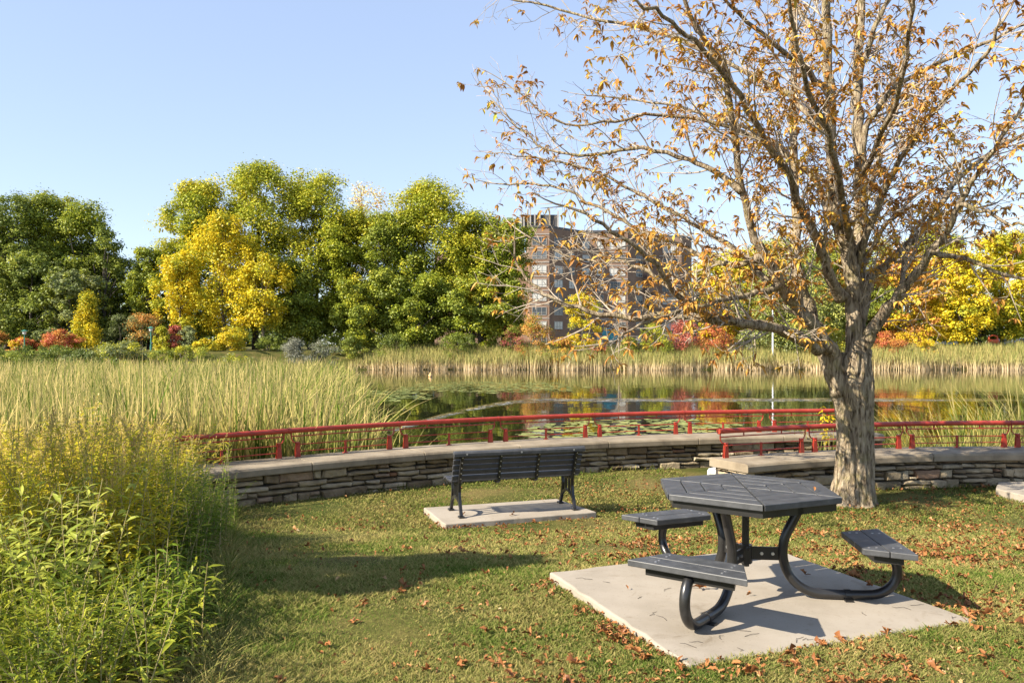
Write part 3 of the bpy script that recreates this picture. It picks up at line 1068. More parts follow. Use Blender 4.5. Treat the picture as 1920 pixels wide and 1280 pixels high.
def cattails():
    # the marsh on the left, standing in the shallows
    P = []
    def region(n, y0, y1, xl, xr):
        u = rng.random(n)
        y = y0 + (y1 - y0) * u ** 1.5
        x = rng.uniform(0, 1, n)
        return xl(y) + (xr(y) - xl(y)) * x, y
    right = lambda y: -3.3 - (y - 18.0) * 0.20 + 0.5 * np.sin(y * 1.3)
    left = lambda y: -0.66 * y - 2
    x1, y1 = region(27000, 9.0, 30.0, left, right)
    x2, y2 = region(17000, 28.0, 62.0, left, right)
    x, y = np.concatenate([x1, x2]), np.concatenate([y1, y2])
    k = (y > np.where(x > -4.6, far_line(np.clip(x, -4.6, 7)) + 0.35, far_line(-4.6) + (x + 4.6) * 1.2 + 0.2)) & (y > 9.5)
    x, y = x[k], y[k]
    N = len(x)
    clump = 0.5 + 0.5 * np.sin(x * 1.7 + np.sin(y * 0.9) * 2) * np.sin(y * 1.3 + np.cos(x * 1.1))
    edge = np.clip((right(y) - x) / 1.6, 0, 1)
    z = np.maximum(ground_z(x, y), WATER_Z - 0.05)
    h = rng.uniform(1.55, 2.35, N) * (0.90 + 0.14 * clump) * (0.72 + 0.28 * edge) * np.where(y < 14, 0.92, 1)
    h *= 1 - 0.14 * sst(20, 45, y)
    soft = np.where(y < 15.5, 0.45, 1.0)
    w = rng.uniform(0.018, 0.042, N) * (0.8 + y / 40)
    az = rng.uniform(0, 6.28, N)
    kink = np.where((rng.random(N) < 0.34) & (y > 15.5), rng.uniform(0.5, 0.92, N), 2.0)
    h = h * np.where(rng.random(N) < 0.12, rng.uniform(1.0, 1.16, N), 1.0)
    stuff_blades('cattail_marsh', M['reed'], np.stack([x, y, z], -1), h, w, az, rng.uniform(0.0, 0.36, N) * soft, rng.uniform(0.0, 0.75, N) * (rng.random(N) < 0.7) * soft, n=5, kink=kink)


cattails()


def far_reeds():
    n = 21000
    x = rng.uniform(-17, 62, n)
    d = rng.uniform(0, 1, n) ** 0.8 * 7.0
    y = shore_y(x) - 1.0 + d + 0.6 * np.sin(x * 0.7) + 0.4 * np.sin(x * 1.9)
    z = np.maximum(ground_z(x, y), WATER_Z) - 0.05
    h = rng.uniform(1.6, 2.25, n) * (1 + 0.08 * np.sin(x * 0.35)) 
    h = h - np.maximum(z - WATER_Z, 0) * 0.45
    h *= 0.55 + 0.45 * sst(-17, -13, x)
    w = rng.uniform(0.045, 0.085, n)
    stuff_blades('shore_reeds', M['far_reed'], np.stack([x, y, z], -1), h, w, rng.uniform(0, 6.28, n), rng.uniform(0, 0.16, n), rng.uniform(0, 0.25, n), n=4)


far_reeds()


def cattail_clump(cx, cy, n, spread, hmax, label, mat='reed'):
    a, r = rng.uniform(0, 6.28, n), spread * np.sqrt(rng.random(n))
    x, y = cx + r * np.cos(a), cy + r * np.sin(a) * 0.7
    z = np.maximum(ground_z(x, y), WATER_Z - 0.05)
    h = rng.uniform(0.55, 1.0, n) * hmax
    V, Q, al = blade_strips(np.stack([x, y, z], -1), h, rng.uniform(0.012, 0.022, n), a + rng.normal(0, .6, n), rng.uniform(0.02, 0.35, n), rng.uniform(0, 0.6, n), n=5, kink=np.where(rng.random(n) < 0.2, rng.uniform(.55, .9, n), 2.0))
    V = V - np.array([cx, cy, WATER_Z])
    tag(link('cattail_clump', np_mesh('cattail_clump', V, Q, al), M[mat], loc=(cx, cy, WATER_Z)), label, 'cattails')


# ------------------------------------------------------------------ trees
def leaf_quads(C, size, out=None, flat=0.5, droop=0.0):
    """leaf cards: C (N,3) centres"""
    N = len(C)
    nrm = rng.normal(0, 1, (N, 3))
    nrm[:, 2] = np.abs(nrm[:, 2]) + flat
    if out is not None: nrm += out * 1.1
    nrm /= np.linalg.norm(nrm, axis=1, keepdims=True)
    t = rng.normal(0, 1, (N, 3))
    t[:, 2] -= droop
    t -= nrm * np.sum(t * nrm, 1, keepdims=True)
    t /= np.linalg.norm(t, axis=1, keepdims=True) + 1e-9
    b = np.cross(nrm, t)
    s = (size * rng.uniform(0.6, 1.3, N))[:, None]
    V = np.stack([C - t * s * 0.6, C + b * s * 0.36 + nrm * s * 0.08, C + t * s * 0.6, C - b * s * 0.36 + nrm * s * 0.08], 1).reshape(-1, 3)
    Q = (np.arange(N) * 4)[:, None] + np.arange(4)[None, :]
    return V, Q


def limb_mesh(H, R0, tips, r, z0frac=0.15, lean=0.0, ntrunks=1, top=0.85):
    m = MB()
    spines = []
    for q in range(ntrunks):
        n = 9
        a = r.uniform(0, 6.28)
        off = 0 if ntrunks == 1 else R0 * 2.5
        bx, by = off * math.cos(a), off * math.sin(a)
        pts, x, y = [], bx, by
        for i in range(n + 1):
            t = i / n
            pts.append(Vector((x, y, -0.4 + (H * top + 0.4) * t)))
            x += r.uniform(-1, 1) * H * 0.012 + lean * H * 0.02 + bx * 0.12
            y += r.uniform(-1, 1) * H * 0.012 + by * 0.12
        rs = [R0 * (1.25 if i == 0 else 1 - 0.88 * i / n) for i in range(n + 1)]
        m.tube(pts, rs, 7)
        spines.append(pts)
    for tp in tips:
        sp = r.choice(spines)
        zt = min(max(tp[2] * r.uniform(0.45, 0.75), H * z0frac), H * 0.75)
        k = min(len(sp) - 2, max(0, int((zt + 0.4) / (H * top + 0.4) * (len(sp) - 1))))
        p0 = sp[k].lerp(sp[k + 1], r.random())
        p1 = Vector(tp)
        mid = p0.lerp(p1, 0.5) + Vector((r.uniform(-1, 1), r.uniform(-1, 1), r.uniform(0, 1))) * H * 0.03
        rr = R0 * r.uniform(0.22, 0.4)
        m.tube([p0, mid, p1], [rr, rr * 0.6, rr * 0.15], 5, caps=False)
    return m


def tree(px, top, hw, Y, pal, label, base=None, name='deciduous_tree', clumps=90, leaves=200, size=0.30, cbot=0.12, shape='round', group=None, second=None, trunk=0.28, ntr=1, droop=0.0, cat='tree', cs=0.2, seed=0, bark='dark_bark', flat=0.5, depth=1.0, zbase=None):
    r = random.Random(seed + int(px * 7))
    g = np.random.default_rng(abs(seed + int(px * 13) + 5))
    X = wx(px, Y)
    z0 = float(ground_z(X, Y)) if zbase is None else zbase
    H = wz(top, Y) - z0
    W = hw * 1.1 * Y / F_PX
    root = empty(name, (X, Y, z0))
    # clump centres in an uneven envelope
    t = g.random(clumps * 3) ** 0.85
    if shape == 'round': pr = np.sqrt(np.clip(1 - (2 * (t * 0.96 + 0.02) - 1) ** 2, 0.02, 1)) ** 0.55
    elif shape == 'cone': pr = np.clip(1.05 - t, 0.06, 1) ** 0.9
    elif shape == 'vase': pr = np.clip(0.45 + t * 0.8, 0, 1) * np.sqrt(np.clip(1.12 - t ** 3, 0.05, 1))
    else: pr = np.sqrt(np.clip(1 - t ** 2.4, 0.03, 1))          # dome
    az = g.uniform(0, 2 * np.pi, len(t))
    lob = 1 + 0.24 * np.sin(az * 3 + seed + t * 4) + 0.17 * np.sin(az * 5 + t * 9 + seed * 2)
    rad = pr * np.sqrt(g.uniform(0.05, 1, len(t))) * lob
    csz = cs * 0.76 * math.sqrt(W * H * 0.55)
    if Y > 20: clumps = int(clumps * 1.75); leaves = leaves * 0.62
    C = np.stack([rad * np.cos(az) * (W - csz * 0.6), rad * np.sin(az) * (W - csz * 0.6) * depth, (cbot + (0.985 - cbot) * t) * H - csz * 0.4], -1)[:clumps]
    sz = csz * g.uniform(0.4, 1.4, len(C))
    n_each = np.maximum(8, (leaves * 1.5 * (sz / csz) ** 2)).astype(int)
    idx = np.repeat(np.arange(len(C)), n_each)
    dv = g.normal(0, 1, (len(idx), 3))
    dv /= np.linalg.norm(dv, axis=1, keepdims=True)
    rr = g.random(len(idx)) ** 0.45 * np.where(g.random(len(idx)) < 0.22, g.uniform(1.0, 1.75, len(idx)), 1.0)
    off = dv * (rr * sz[idx])[:, None] * np.array([1.15, 1.15, 0.8])
    if droop: off[:, 2] -= droop * g.random(len(idx)) ** 1.5 * H * 0.22
    P = C[idx] + off
    P[:, 2] = np.maximum(P[:, 2], 0.05)
    tips = [tuple(c) for c in C[g.permutation(len(C))[:min(16, len(C))]]]
    lm = limb_mesh(H, trunk, tips, r, ntrunks=ntr, top=0.8 if shape != 'dome' else 0.6)
    lm.build('trunk', M[bark], root, smooth=True)
    V, Q = leaf_quads(P, size * 0.80, dv, flat, droop * 2)
    mats = [M['leaf_' + pal]]
    me = np_mesh('crown', V, Q)
    o = link('crown', me, mats, root)
    if second:
        me.materials.append(M['leaf_' + second[0]])
        # whole boughs turn colour together
        sel = (g.random(len(C)) < second[1])[idx] ^ (g.random(len(idx)) < 0.18)
        me.polygons.foreach_set('material_index', sel.astype(np.int32))
    tag(root, label, cat, group)
    return root


def shrub(px, top, hw, Y, pal, label, clumps=26, leaves=150, size=0.16, shape='dome', cbot=0.0, name='shrub', second=None, seed=0, cs=0.3, cat='shrub', trunk=0.06, **k):
    return tree(px, top, hw, Y, pal, label, name=name, clumps=clumps, leaves=leaves, size=size, cbot=cbot, shape=shape, second=second, trunk=trunk, ntr=3, cat=cat, cs=cs, seed=seed, **k)


G1 = 'cottonwoods in the grove across the pond'
tree(480, 297, 82, 98, 'cotton', 'tallest green cottonwood, at the top left of the far grove', second=('lime', 0.5), clumps=130, leaves=230, ntr=2, seed=1, trunk=0.35)
tree(372, 338, 62, 97, 'cotton', 'green cottonwood forming the left edge of the far grove', second=('lime', 0.45), clumps=130, leaves=230, seed=2)
tree(590, 318, 74, 99, 'cotton', 'green cottonwood right of the tallest one in the far grove', second=('lime', 0.5), clumps=130, leaves=230, ntr=2, seed=3)
tree(690, 343, 46, 106, 'peach', 'pale peach topped tree rising behind the green grove', second=('orange', 0.25), clumps=45, leaves=70, seed=4)
tree(655, 392, 58, 97, 'cotton', 'green cottonwood below the peach topped tree', second=('lime', 0.3), clumps=130, leaves=230, seed=5)
tree(735, 395, 52, 96, 'green', 'darker green cottonwood in the middle of the far grove', second=('cotton', 0.4), clumps=100, leaves=220, seed=6)
tree(808, 340, 74, 98, 'cotton', 'broad yellow green cottonwood at the right of the grove top', second=('lime', 0.45), clumps=130, leaves=230, ntr=2, seed=7, trunk=0.34)
tree(885, 388, 56, 97, 'cotton', 'green cottonwood second from the right end of the grove', second=('lime', 0.4), clumps=100, leaves=230, seed=8)
tree(944, 402, 50, 96, 'cotton', 'green cottonwood at the right end of the grove beside the brick building', second=('green', 0.4), clumps=100, leaves=230, seed=9)
tree(560, 480, 58, 94, 'green', 'low green tree under the tall cottonwoods near the silver shrub', second=('cotton', 0.4), clumps=85, leaves=220, seed=10)
tree(680, 520, 60, 93.5, 'green', 'low dark green tree at the foot of the grove centre', second=('cotton', 0.35), clumps=85, leaves=220, seed=11, cbot=0.02)
tree(785, 510, 62, 93.5, 'cotton', 'low green tree at the foot of the grove right of centre', second=('green', 0.5), clumps=85, leaves=220, seed=12, cbot=0.02)
tree(900, 520, 62, 93.5, 'green', 'low green tree at the foot of the grove nearest the building', second=('cotton', 0.4), clumps=85, leaves=220, seed=13, cbot=0.02)
tree(418, 392, 64, 91, 'lime', 'large golden yellow tree in front of the green grove', second=('gold', 0.5), clumps=60, leaves=190, seed=14, cbot=0.2, droop=0.35, trunk=0.2)
tree(338, 462, 38, 90, 'gold', 'narrow golden tree at the left front of the grove', second=('lime', 0.4), clumps=38, leaves=170, seed=15, cbot=0.12, droop=0.5, trunk=0.14)
tree(494, 470, 46, 90, 'gold', 'golden tree right of the large golden one with bare trunk below', second=('lime', 0.5), clumps=40, leaves=150, seed=16, cbot=0.3, droop=0.3, trunk=0.18, bark='bark')
# the darker trees at far left
tree(25, 356, 66, 96, 'green', 'tall dark green tree at the far left edge', second=('dark', 0.35), clumps=130, leaves=230, seed=21, ntr=2)
tree(-55, 372, 70, 97, 'green', 'dark green tree mostly cut off by the left edge', second=('dark', 0.4), clumps=85, leaves=200, seed=22)
tree(100, 362, 58, 98, 'green', 'second tall dark tree from the left edge', second=('cotton', 0.3), clumps=130, leaves=220, seed=23)
tree(160, 378, 52, 97, 'green', 'dark tree with yellowing top at the right of the left group', second=('cotton', 0.35), clumps=100, leaves=210, seed=24)
tree(196, 425, 36, 95, 'green', 'smaller tree with bare reaching boughs right of the left group', second=('dark', 0.4), clumps=36, leaves=120, seed=25)
tree(60, 470, 62, 92, 'dark', 'low shadowy tree under the left edge group', second=('green', 0.4), clumps=85, leaves=210, seed=26, cbot=0.05)
tree(130, 500, 48, 90, 'greygreen', 'grey green tree in front of the left dark trees', second=('green', 0.4), clumps=70, leaves=200, seed=27, cbot=0.05)
tree(215, 482, 56, 100, 'dark', 'rounded very dark tree between the left trees and the grove', second=('green', 0.25), clumps=85, leaves=220, seed=28, cbot=0.05)
tree(280, 462, 44, 95, 'cotton', 'lighter olive tree just left of the golden trees', second=('green', 0.4), clumps=70, leaves=200, seed=29)
tree(250, 560, 44, 99, 'dark', 'small dark tree behind the rust coloured shrub', clumps=36, leaves=180, seed=30, cbot=0.02)
# right side
tree(1478, 480, 78, 92, 'willow', 'pale green weeping willow behind the big trunk', second=('greygreen', 0.3), clumps=100, leaves=230, droop=1.0, seed=41, cbot=0.12, size=0.26)
tree(1400, 470, 62, 100, 'lime', 'olive yellow tree left of the weeping willow', second=('gold', 0.35), clumps=85, leaves=200, seed=42)
tree(1352, 515, 34, 97, 'gold', 'orange yellow tree at the right end of the brick building', second=('orange', 0.35), clumps=36, leaves=170, seed=43)
tree(1312, 505, 17, 150, 'spruce', 'thin dark spruce at the right corner of the building', shape='cone', clumps=50, leaves=90, size=0.4, seed=44, cs=0.3, name='spruce_tree')
tree(1560, 440, 62, 99, 'willow', 'green tree seen between the two main limbs', second=('lime', 0.4), clumps=85, leaves=210, seed=45)
tree(1640, 505, 46, 97, 'green', 'green tree just right of the big trunk', second=('dark', 0.3), clumps=70, leaves=200, seed=46)
tree(1702, 478, 52, 95, 'orange', 'russet brown maple right of the big trunk', second=('gold', 0.35), clumps=55, leaves=170, seed=47, bark='bark')
tree(1800, 470, 58, 94, 'gold', 'bright golden maple at the right side', second=('lime', 0.3), clumps=85, leaves=200, seed=48)
tree(1880, 432, 64, 98, 'lime', 'yellow green tree near the right edge', second=('gold', 0.4), clumps=100, leaves=210, seed=49)
tree(1965, 420, 60, 96, 'lime', 'yellow green tree cut off by the right edge', second=('cotton', 0.4), clumps=85, leaves=200, seed=50)
tree(1752, 425, 50, 108, 'lime', 'taller green tree standing behind the maples', second=('cotton', 0.4), clumps=85, leaves=200, seed=51)
tree(1838, 560, 40, 97, 'dark', 'dark shaded tree between golden and yellow green ones', second=('green', 0.5), clumps=36, leaves=170, seed=52, cbot=0.05)
tree(1440, 446, 66, 108, 'lime', 'tall pale olive tree filling the gap behind the weeping willow', second=('willow', 0.5), clumps=60, leaves=200, seed=53)
tree(1345, 468, 40, 106, 'lime', 'yellowing tree just past the right corner of the building', second=('gold', 0.3), clumps=50, leaves=180, seed=54)
tree(1610, 446, 62, 107, 'willow', 'tall soft green tree directly behind the big trunk', second=('orange', 0.25), clumps=60, leaves=200, seed=55)
tree(1680, 440, 54, 109, 'lime', 'tall yellow green tree behind the russet maple', second=('orange', 0.4), clumps=55, leaves=190, seed=56)
tree(1520, 462, 50, 106, 'greygreen', 'grey green tree between the willow and the big trunk', second=('willow', 0.5), clumps=50, leaves=190, seed=57)
tree(-190, 380, 80, 98, 'green', 'broad green tree beyond the left edge of the view', second=('cotton', 0.3), clumps=60, leaves=180, seed=58)
# shrubs along the far bank
shrub(112, 618, 40, 84, 'red', 'wide red sumac bush at the left by the yellow weeping tree', second=('orange', 0.3), seed=61, clumps=34)
shrub(42, 634, 26, 84, 'red', 'small red bush beside the left lamp post', second=('gold', 0.25), seed=62)
shrub(-2, 622, 30, 85, 'orange', 'dull russet bush at the left edge', second=('green', 0.5), seed=63)
tree(164, 545, 34, 86, 'lime', 'yellow weeping cone shaped small tree', second=('gold', 0.5), shape='cone', clumps=44, leaves=190, size=0.2, droop=0.7, cbot=0.03, trunk=0.1, seed=64, cs=0.26)
shrub(268, 588, 34, 87, 'orange', 'flat topped russet shrub on thin stems', second=('greygreen', 0.35), shape='round', cbot=0.4, seed=65)
shrub(222, 590, 26, 89, 'greygreen', 'grey green bush between the yellow tree and the russet shrub', second=('dark', 0.3), seed=66)
shrub(328, 608, 18, 86, 'maroon', 'red brown bush below the narrow golden tree', second=('red', 0.4), seed=67)
shrub(304, 612, 18, 85, 'lime', 'yellow green bush left of the red brown one', seed=68)
shrub(352, 612, 18, 86, 'greygreen', 'green bush right of the red brown one', seed=69)
shrub(380, 634, 22, 82, 'lime', 'low yellow bush under the golden trees', second=('gold', 0.5), seed=70)
shrub(432, 610, 33, 84, 'gold', 'upright golden shrub near the pond edge', second=('lime', 0.35), clumps=36, seed=71)
shrub(556, 634, 34, 80.5, 'silver', 'left half of the silver leaved shrubs at the pond edge', clumps=34, leaves=170, size=0.13, seed=72)
shrub(606, 637, 36, 81, 'silver', 'right half of the silver leaved shrubs at the pond edge', second=('greygreen', 0.2), clumps=34, leaves=170, size=0.13, seed=73)
shrub(225, 642, 75, 75, 'greygreen', 'long low green hedge in front of the sunny lawn strip', second=('lime', 0.3), seed=74, clumps=40)
shrub(85, 646, 80, 74.5, 'dark', 'low dark hedge in front of the red sumac', second=('green', 0.4), seed=75, clumps=40)
shrub(345, 648, 60, 76, 'green', 'low mixed bush at the marsh edge below the red brown bush', second=('lime', 0.3), seed=76)
shrub(150, 655, 60, 73.5, 'dark', 'lowest dark hedge bush just above the cattail tops at left', second=('greygreen', 0.4), seed=77, clumps=40)
shrub(-30, 650, 70, 74, 'dark', 'dark hedge bush cut off by the left edge above the cattails', second=('green', 0.4), seed=78, clumps=36)
shrub(440, 662, 50, 77, 'lime', 'low yellow green bush between marsh and golden shrub', second=('greygreen', 0.5), seed=79, clumps=36)
shrub(1003, 592, 40, 90, 'orange', 'orange brown shrub at the foot of the building left side', second=('green', 0.35), clumps=34, seed=81)
tree(1092, 545, 34, 91, 'gold', 'small bright yellow tree in front of the building', second=('lime', 0.2), clumps=34, leaves=170, size=0.2, seed=82, cbot=0.1, trunk=0.09)
shrub(1055, 632, 32, 89, 'orange', 'low rusty bush below the small yellow tree', second=('lime', 0.3), seed=83)
shrub(1125, 640, 26, 89.5, 'green', 'low green bush below the teal parasol', second=('maroon', 0.2), seed=84)
shrub(1225, 606, 42, 90, 'lime', 'bright green bush right of the teal parasol', second=('green', 0.5), clumps=36, seed=85)
shrub(1180, 632, 30, 91, 'green', 'darker green bush between parasol and bright bush', second=('maroon', 0.2), seed=86)
shrub(1285, 592, 36, 91, 'maroon', 'deep maroon bush left of the red one', second=('red', 0.25), clumps=36, seed=87)
shrub(1340, 596, 38, 90, 'red', 'brick red and orange bush beside the maroon one', second=('orange', 0.45), clumps=36, seed=88)
shrub(1398, 618, 22, 90, 'silver', 'pale grey green bush right of the red bushes', second=('willow', 0.5), seed=89)
shrub(1420, 578, 40, 97, 'maroon', 'dull maroon bush behind the white lamp post', second=('orange', 0.3), seed=90)
shrub(1660, 622, 42, 91, 'red', 'orange red bush just right of the big trunk', second=('orange', 0.5), clumps=34, seed=91)
shrub(1715, 618, 34, 91.5, 'gold', 'yellow orange low bush under the russet maple', second=('orange', 0.4), seed=92)
shrub(1560, 600, 40, 91, 'willow', 'pale green bush between the main limbs', second=('lime', 0.3), seed=93)
shrub(960, 612, 30, 91, 'green', 'dark green bush at the grove end beside the orange one', second=('maroon', 0.25), seed=94)
shrub(860, 622, 44, 90, 'green', 'low dark undergrowth bush below the right of the grove', second=('dark', 0.5), seed=95)
shrub(740, 622, 44, 90, 'dark', 'low dark undergrowth bush below the middle of the grove', second=('green', 0.5), seed=96)
shrub(660, 630, 34, 89, 'green', 'low dark bush right of the silver shrubs', second=('dark', 0.4), seed=97)
shrub(505, 630, 34, 88, 'dark', 'low dark bush left of the silver shrubs', second=('green', 0.4), seed=98)


tree(-720, 40, 250, 4.62, 'green', 'young tree just left of the view whose crown shades the lawn', clumps=34, leaves=260, size=0.12, cbot=0.68, seed=111, cs=0.20, trunk=0.035, bark='bark')


def woods():
    # a far belt of trees that closes the horizon
    n = 60000
    x = rng.uniform(-190, 230, n)
    y = 205 + rng.uniform(0, 30, n)
    H = 9 + 3 * np.sin(x * 0.11) + 2 * np.sin(x * 0.37 + 1) + 1.5 * np.sin(x * 0.9)
    z = 1.0 + H * rng.random(n) ** 0.8
    V, Q = leaf_quads(np.stack([x, y, z], -1), 1.1)
    tag(link('far_woods', np_mesh('far_woods', V, Q), M['leaf_dark']), kind='stuff')


woods()


# ------------------------------------------------------------------ the big chestnut on the lawn
def chestnut():
    r = random.Random(42)
    TY = TREE_AT[1]
    Z0 = -0.52
    root = empty('chestnut_tree', (TREE_AT[0], TY, Z0))
    O = Vector((TREE_AT[0], TY, Z0))
    def W(px, py, dy=0.0):
        Y = TY + dy
        return Vector((wx(px, Y), Y, wz(py, Y))) - O
    def smooth(pts, sub=4):
        out = []
        n = len(pts)
        for i in range(n - 1):
            p0, p1, p2, p3 = pts[max(0, i - 1)], pts[i], pts[i + 1], pts[min(n - 1, i + 2)]
            for j in range(sub):
                t = j / sub
                out.append(0.5 * ((2 * p1) + (p2 - p0) * t + (2 * p0 - 5 * p1 + 4 * p2 - p3) * t * t + (3 * p1 - p0 - 3 * p2 + p3) * t ** 3))
        out.append(pts[-1].copy())
        return out
    PXM = TY / F_PX
    # limbs: (pixel x, pixel y, metres towards the pond), radius at start and end in photo pixels
    L = [
        ([(1600, 720, 0), (1604, 640, 0.0), (1602, 560, 0.02), (1594, 497, 0.0), (1576, 430, -0.1), (1561, 386, -0.2), (1558, 221, -0.4), (1552, 100, -0.5), (1548, -60, -0.6), (1540, -260, -0.7)], 25, 6),
        ([(1606, 600, 0.1), (1610, 497, 0.2), (1611, 276, 0.4), (1605, 166, 0.5), (1616, 0, 0.6), (1622, -150, 0.7), (1630, -330, 0.7)], 20, 5),
        ([(1585, 745, 0), (1558, 690, 0.0), (1533, 627, 0.15), (1513, 573, 0.3), (1495, 507, 0.5), (1494, 450, 0.6), (1489, 331, 0.9), (1489, 110, 1.3), (1484, -30, 1.6), (1478, -180, 1.9)], 24, 4),
        ([(1575, 740, -0.05), (1563, 667, -0.12), (1527, 615, -0.3), (1487, 568, -0.45), (1460, 525, -0.6), (1428, 470, -0.8), (1412, 436, -0.9), (1390, 353, -1.1), (1368, 193, -1.4), (1352, 120, -1.6), (1300, 40, -1.9), (1262, -50, -2.1)], 19, 3),
        ([(1535, 655, -0.2), (1510, 637, -0.4), (1467, 618, -0.7), (1423, 611, -1.0), (1347, 597, -1.3), (1300, 573, -1.5), (1262, 545, -1.7), (1219, 480, -2.0), (1150, 432, -2.2), (1085, 395, -2.4)], 14, 2.5),
        ([(1510, 640, -0.4), (1440, 612, -0.5), (1380, 604, -0.6), (1324, 600, -0.6), (1247, 591, -0.5), (1169, 596, -0.4), (1081, 578, -0.3), (1020, 550, -0.2), (985, 520, -0.1), (965, 480, -0.1)], 12, 2.2),
        ([(1460, 535, -0.6), (1420, 548, -0.8), (1380, 557, -1.0), (1313, 575, -1.3), (1270, 585, -1.5), (1200, 610, -1.8), (1150, 640, -2.0)], 8, 1.8),
        ([(1425, 480, -0.8), (1395, 492, -0.5), (1335, 491, -0.2), (1290, 462, 0.1), (1219, 440, 0.4), (1120, 388, 0.7), (1050, 352, 1.0), (985, 345, 1.2), (938, 345, 1.3)], 8, 1.8),
        ([(1578, 560, -0.1), (1557, 520, -0.3), (1535, 458, -0.6), (1500, 387, -0.9), (1467, 309, -1.2), (1434, 265, -1.4), (1390, 182, -1.8), (1318, 94, -2.2), (1262, 40, -2.5), (1200, 10, -2.8)], 13, 2.5),
        ([(1560, 275, -0.35), (1550, 248, -0.3), (1495, 193, 0.0), (1440, 155, 0.3), (1346, 110, 0.7), (1219, 55, 1.1), (1108, 33, 1.5), (998, 5, 1.8), (900, -10, 2.0)], 9, 1.8),
        ([(1556, 180, -0.45), (1522, 138, -0.7), (1467, 94, -1.0), (1401, 44, -1.4), (1362, 0, -1.6), (1300, -70, -2.0)], 8, 2),
        ([(1618, 665, 0.0), (1627, 632, -0.1), (1657, 590, -0.25), (1690, 547, -0.4), (1713, 518, -0.5), (1747, 470, -0.7), (1775, 438, -0.85), (1800, 380, -1.1), (1850, 300, -1.5), (1900, 225, -1.9)], 17, 3),
        ([(1612, 600, 0.1), (1633, 522, 0.3), (1660, 497, 0.45), (1713, 447, 0.8), (1755, 400, 1.0), (1799, 331, 1.3), (1860, 285, 1.6), (1930, 245, 1.9), (2000, 215, 2.2)], 13, 3),
        ([(1745, 472, -0.7), (1800, 482, -0.9), (1847, 500, -1.1), (1913, 522, -1.4), (1970, 540, -1.6)], 7, 2),
        ([(1610, 310, 0.35), (1625, 240, 0.3), (1661, 182, 0.1), (1743, 127, -0.3), (1843, 83, -0.7), (1930, 44, -1.1)], 9, 2.5),
        ([(1607, 160, 0.5), (1620, 105, 0.4), (1644, 44, 0.2), (1675, -20, 0.0), (1720, -120, -0.3)], 9, 3),
        ([(1600, 520, 0.1), (1640, 400, -0.3), (1690, 300, -0.7), (1760, 200, -1.2), (1830, 120, -1.7), (1880, 40, -2.1)], 9, 2.5),
        ([(1594, 480, 0.1), (1555, 400, 0.6), (1520, 330, 1.0), (1440, 260, 1.7), (1330, 215, 2.4), (1220, 190, 2.9), (1120, 180, 3.2)], 9, 2),
        ([(1590, 560, 0.1), (1630, 470, 0.8), (1680, 400, 1.4), (1760, 330, 2.2), (1850, 290, 2.8)], 9, 2),
        ([(1500, 330, 0.9), (1440, 270, 1.0), (1340, 230, 1.0), (1230, 215, 0.9), (1130, 230, 0.8), (1040, 225, 0.8), (960, 165, 0.8)], 7, 1.6),
        ([(1390, 360, -1.1), (1340, 320, -1.0), (1270, 290, -0.9), (1180, 280, -0.7), (1090, 290, -0.6), (1010, 270, -0.5), (945, 210, -0.4)], 7, 1.6),
        ([(1440, 530, -0.7), (1380, 470, -0.2), (1300, 420, 0.3), (1210, 370, 0.6), (1120, 320, 0.9), (1030, 300, 1.1), (960, 290, 1.2)], 7, 1.6),
        ([(1594, 460, 0.0), (1580, 370, -0.8), (1560, 280, -1.5), (1520, 170, -2.2), (1490, 60, -2.8), (1470, -60, -3.2)], 9, 2.5),
        ([(1604, 420, 0.2), (1640, 330, 1.2), (1660, 230, 2.0), (1690, 120, 2.8), (1710, 0, 3.4)], 9, 2.5),
        ([(1605, 350, 0.3), (1640, 280, -0.6), (1680, 190, -1.4), (1700, 80, -2.1), (1720, -40, -2.7)], 8, 2.5),
        ([(1347, 597, -1.3), (1290, 570, -0.9), (1230, 520, -0.6), (1170, 490, -0.4), (1110, 490, -0.2), (1040, 470, 0.0), (985, 440, 0.1)], 6, 1.5),
        ([(1552, 100, -0.5), (1500, 20, 0.3), (1440, -60, 0.9), (1380, -140, 1.4)], 6, 2),
        ([(1800, 380, -1.1), (1850, 400, -1.3), (1910, 420, -1.5), (1970, 410, -1.7)], 5, 1.8),
        ([(1690, 545, -0.4), (1700, 470, 0.2), (1730, 410, 0.6), (1790, 400, 1.0), (1870, 380, 1.4)], 6, 1.8),
    ]
    tm = MB()
    limbs = []
    for pts, r0, r1 in L:
        sp = smooth([W(*p) for p in pts], 4)
        n = len(sp)
        # natural wobble
        for i in range(2, n - 1):
            sp[i] += Vector((r.gauss(0, 1), r.gauss(0, 1), r.gauss(0, 1))) * 0.014
        rs = [PXM * (r0 * (1 - (i / (n - 1)) ** 0.62) + r1 * (i / (n - 1)) ** 0.62) * (1.0 if i < 2 else 0.93) for i in range(n)]
        tm.tube(sp, rs, 10 if r0 > 12 else 7)
        limbs.append((sp, rs))
    limb_o = tm.build('limbs', M['bark'], root, smooth=True)
    # trunk with flare, ridges and burls
    prof = [(1597, 960, 66), (1597, 947, 51), (1598, 934, 42), (1600, 900, 36.5), (1602, 860, 34), (1603, 820, 33), (1602, 790, 34), (1600, 765, 36), (1597, 740, 40), (1596, 715, 39), (1600, 690, 33), (1603, 660, 28)]
    sp = smooth([W(a, b) for a, b, _ in prof], 6)
    rr = np.interp(np.linspace(0, len(prof) - 1, len(sp)), np.arange(len(prof)), [p[2] * 0.92 for p in prof]) * PXM
    NS = 72
    V, F = [], []
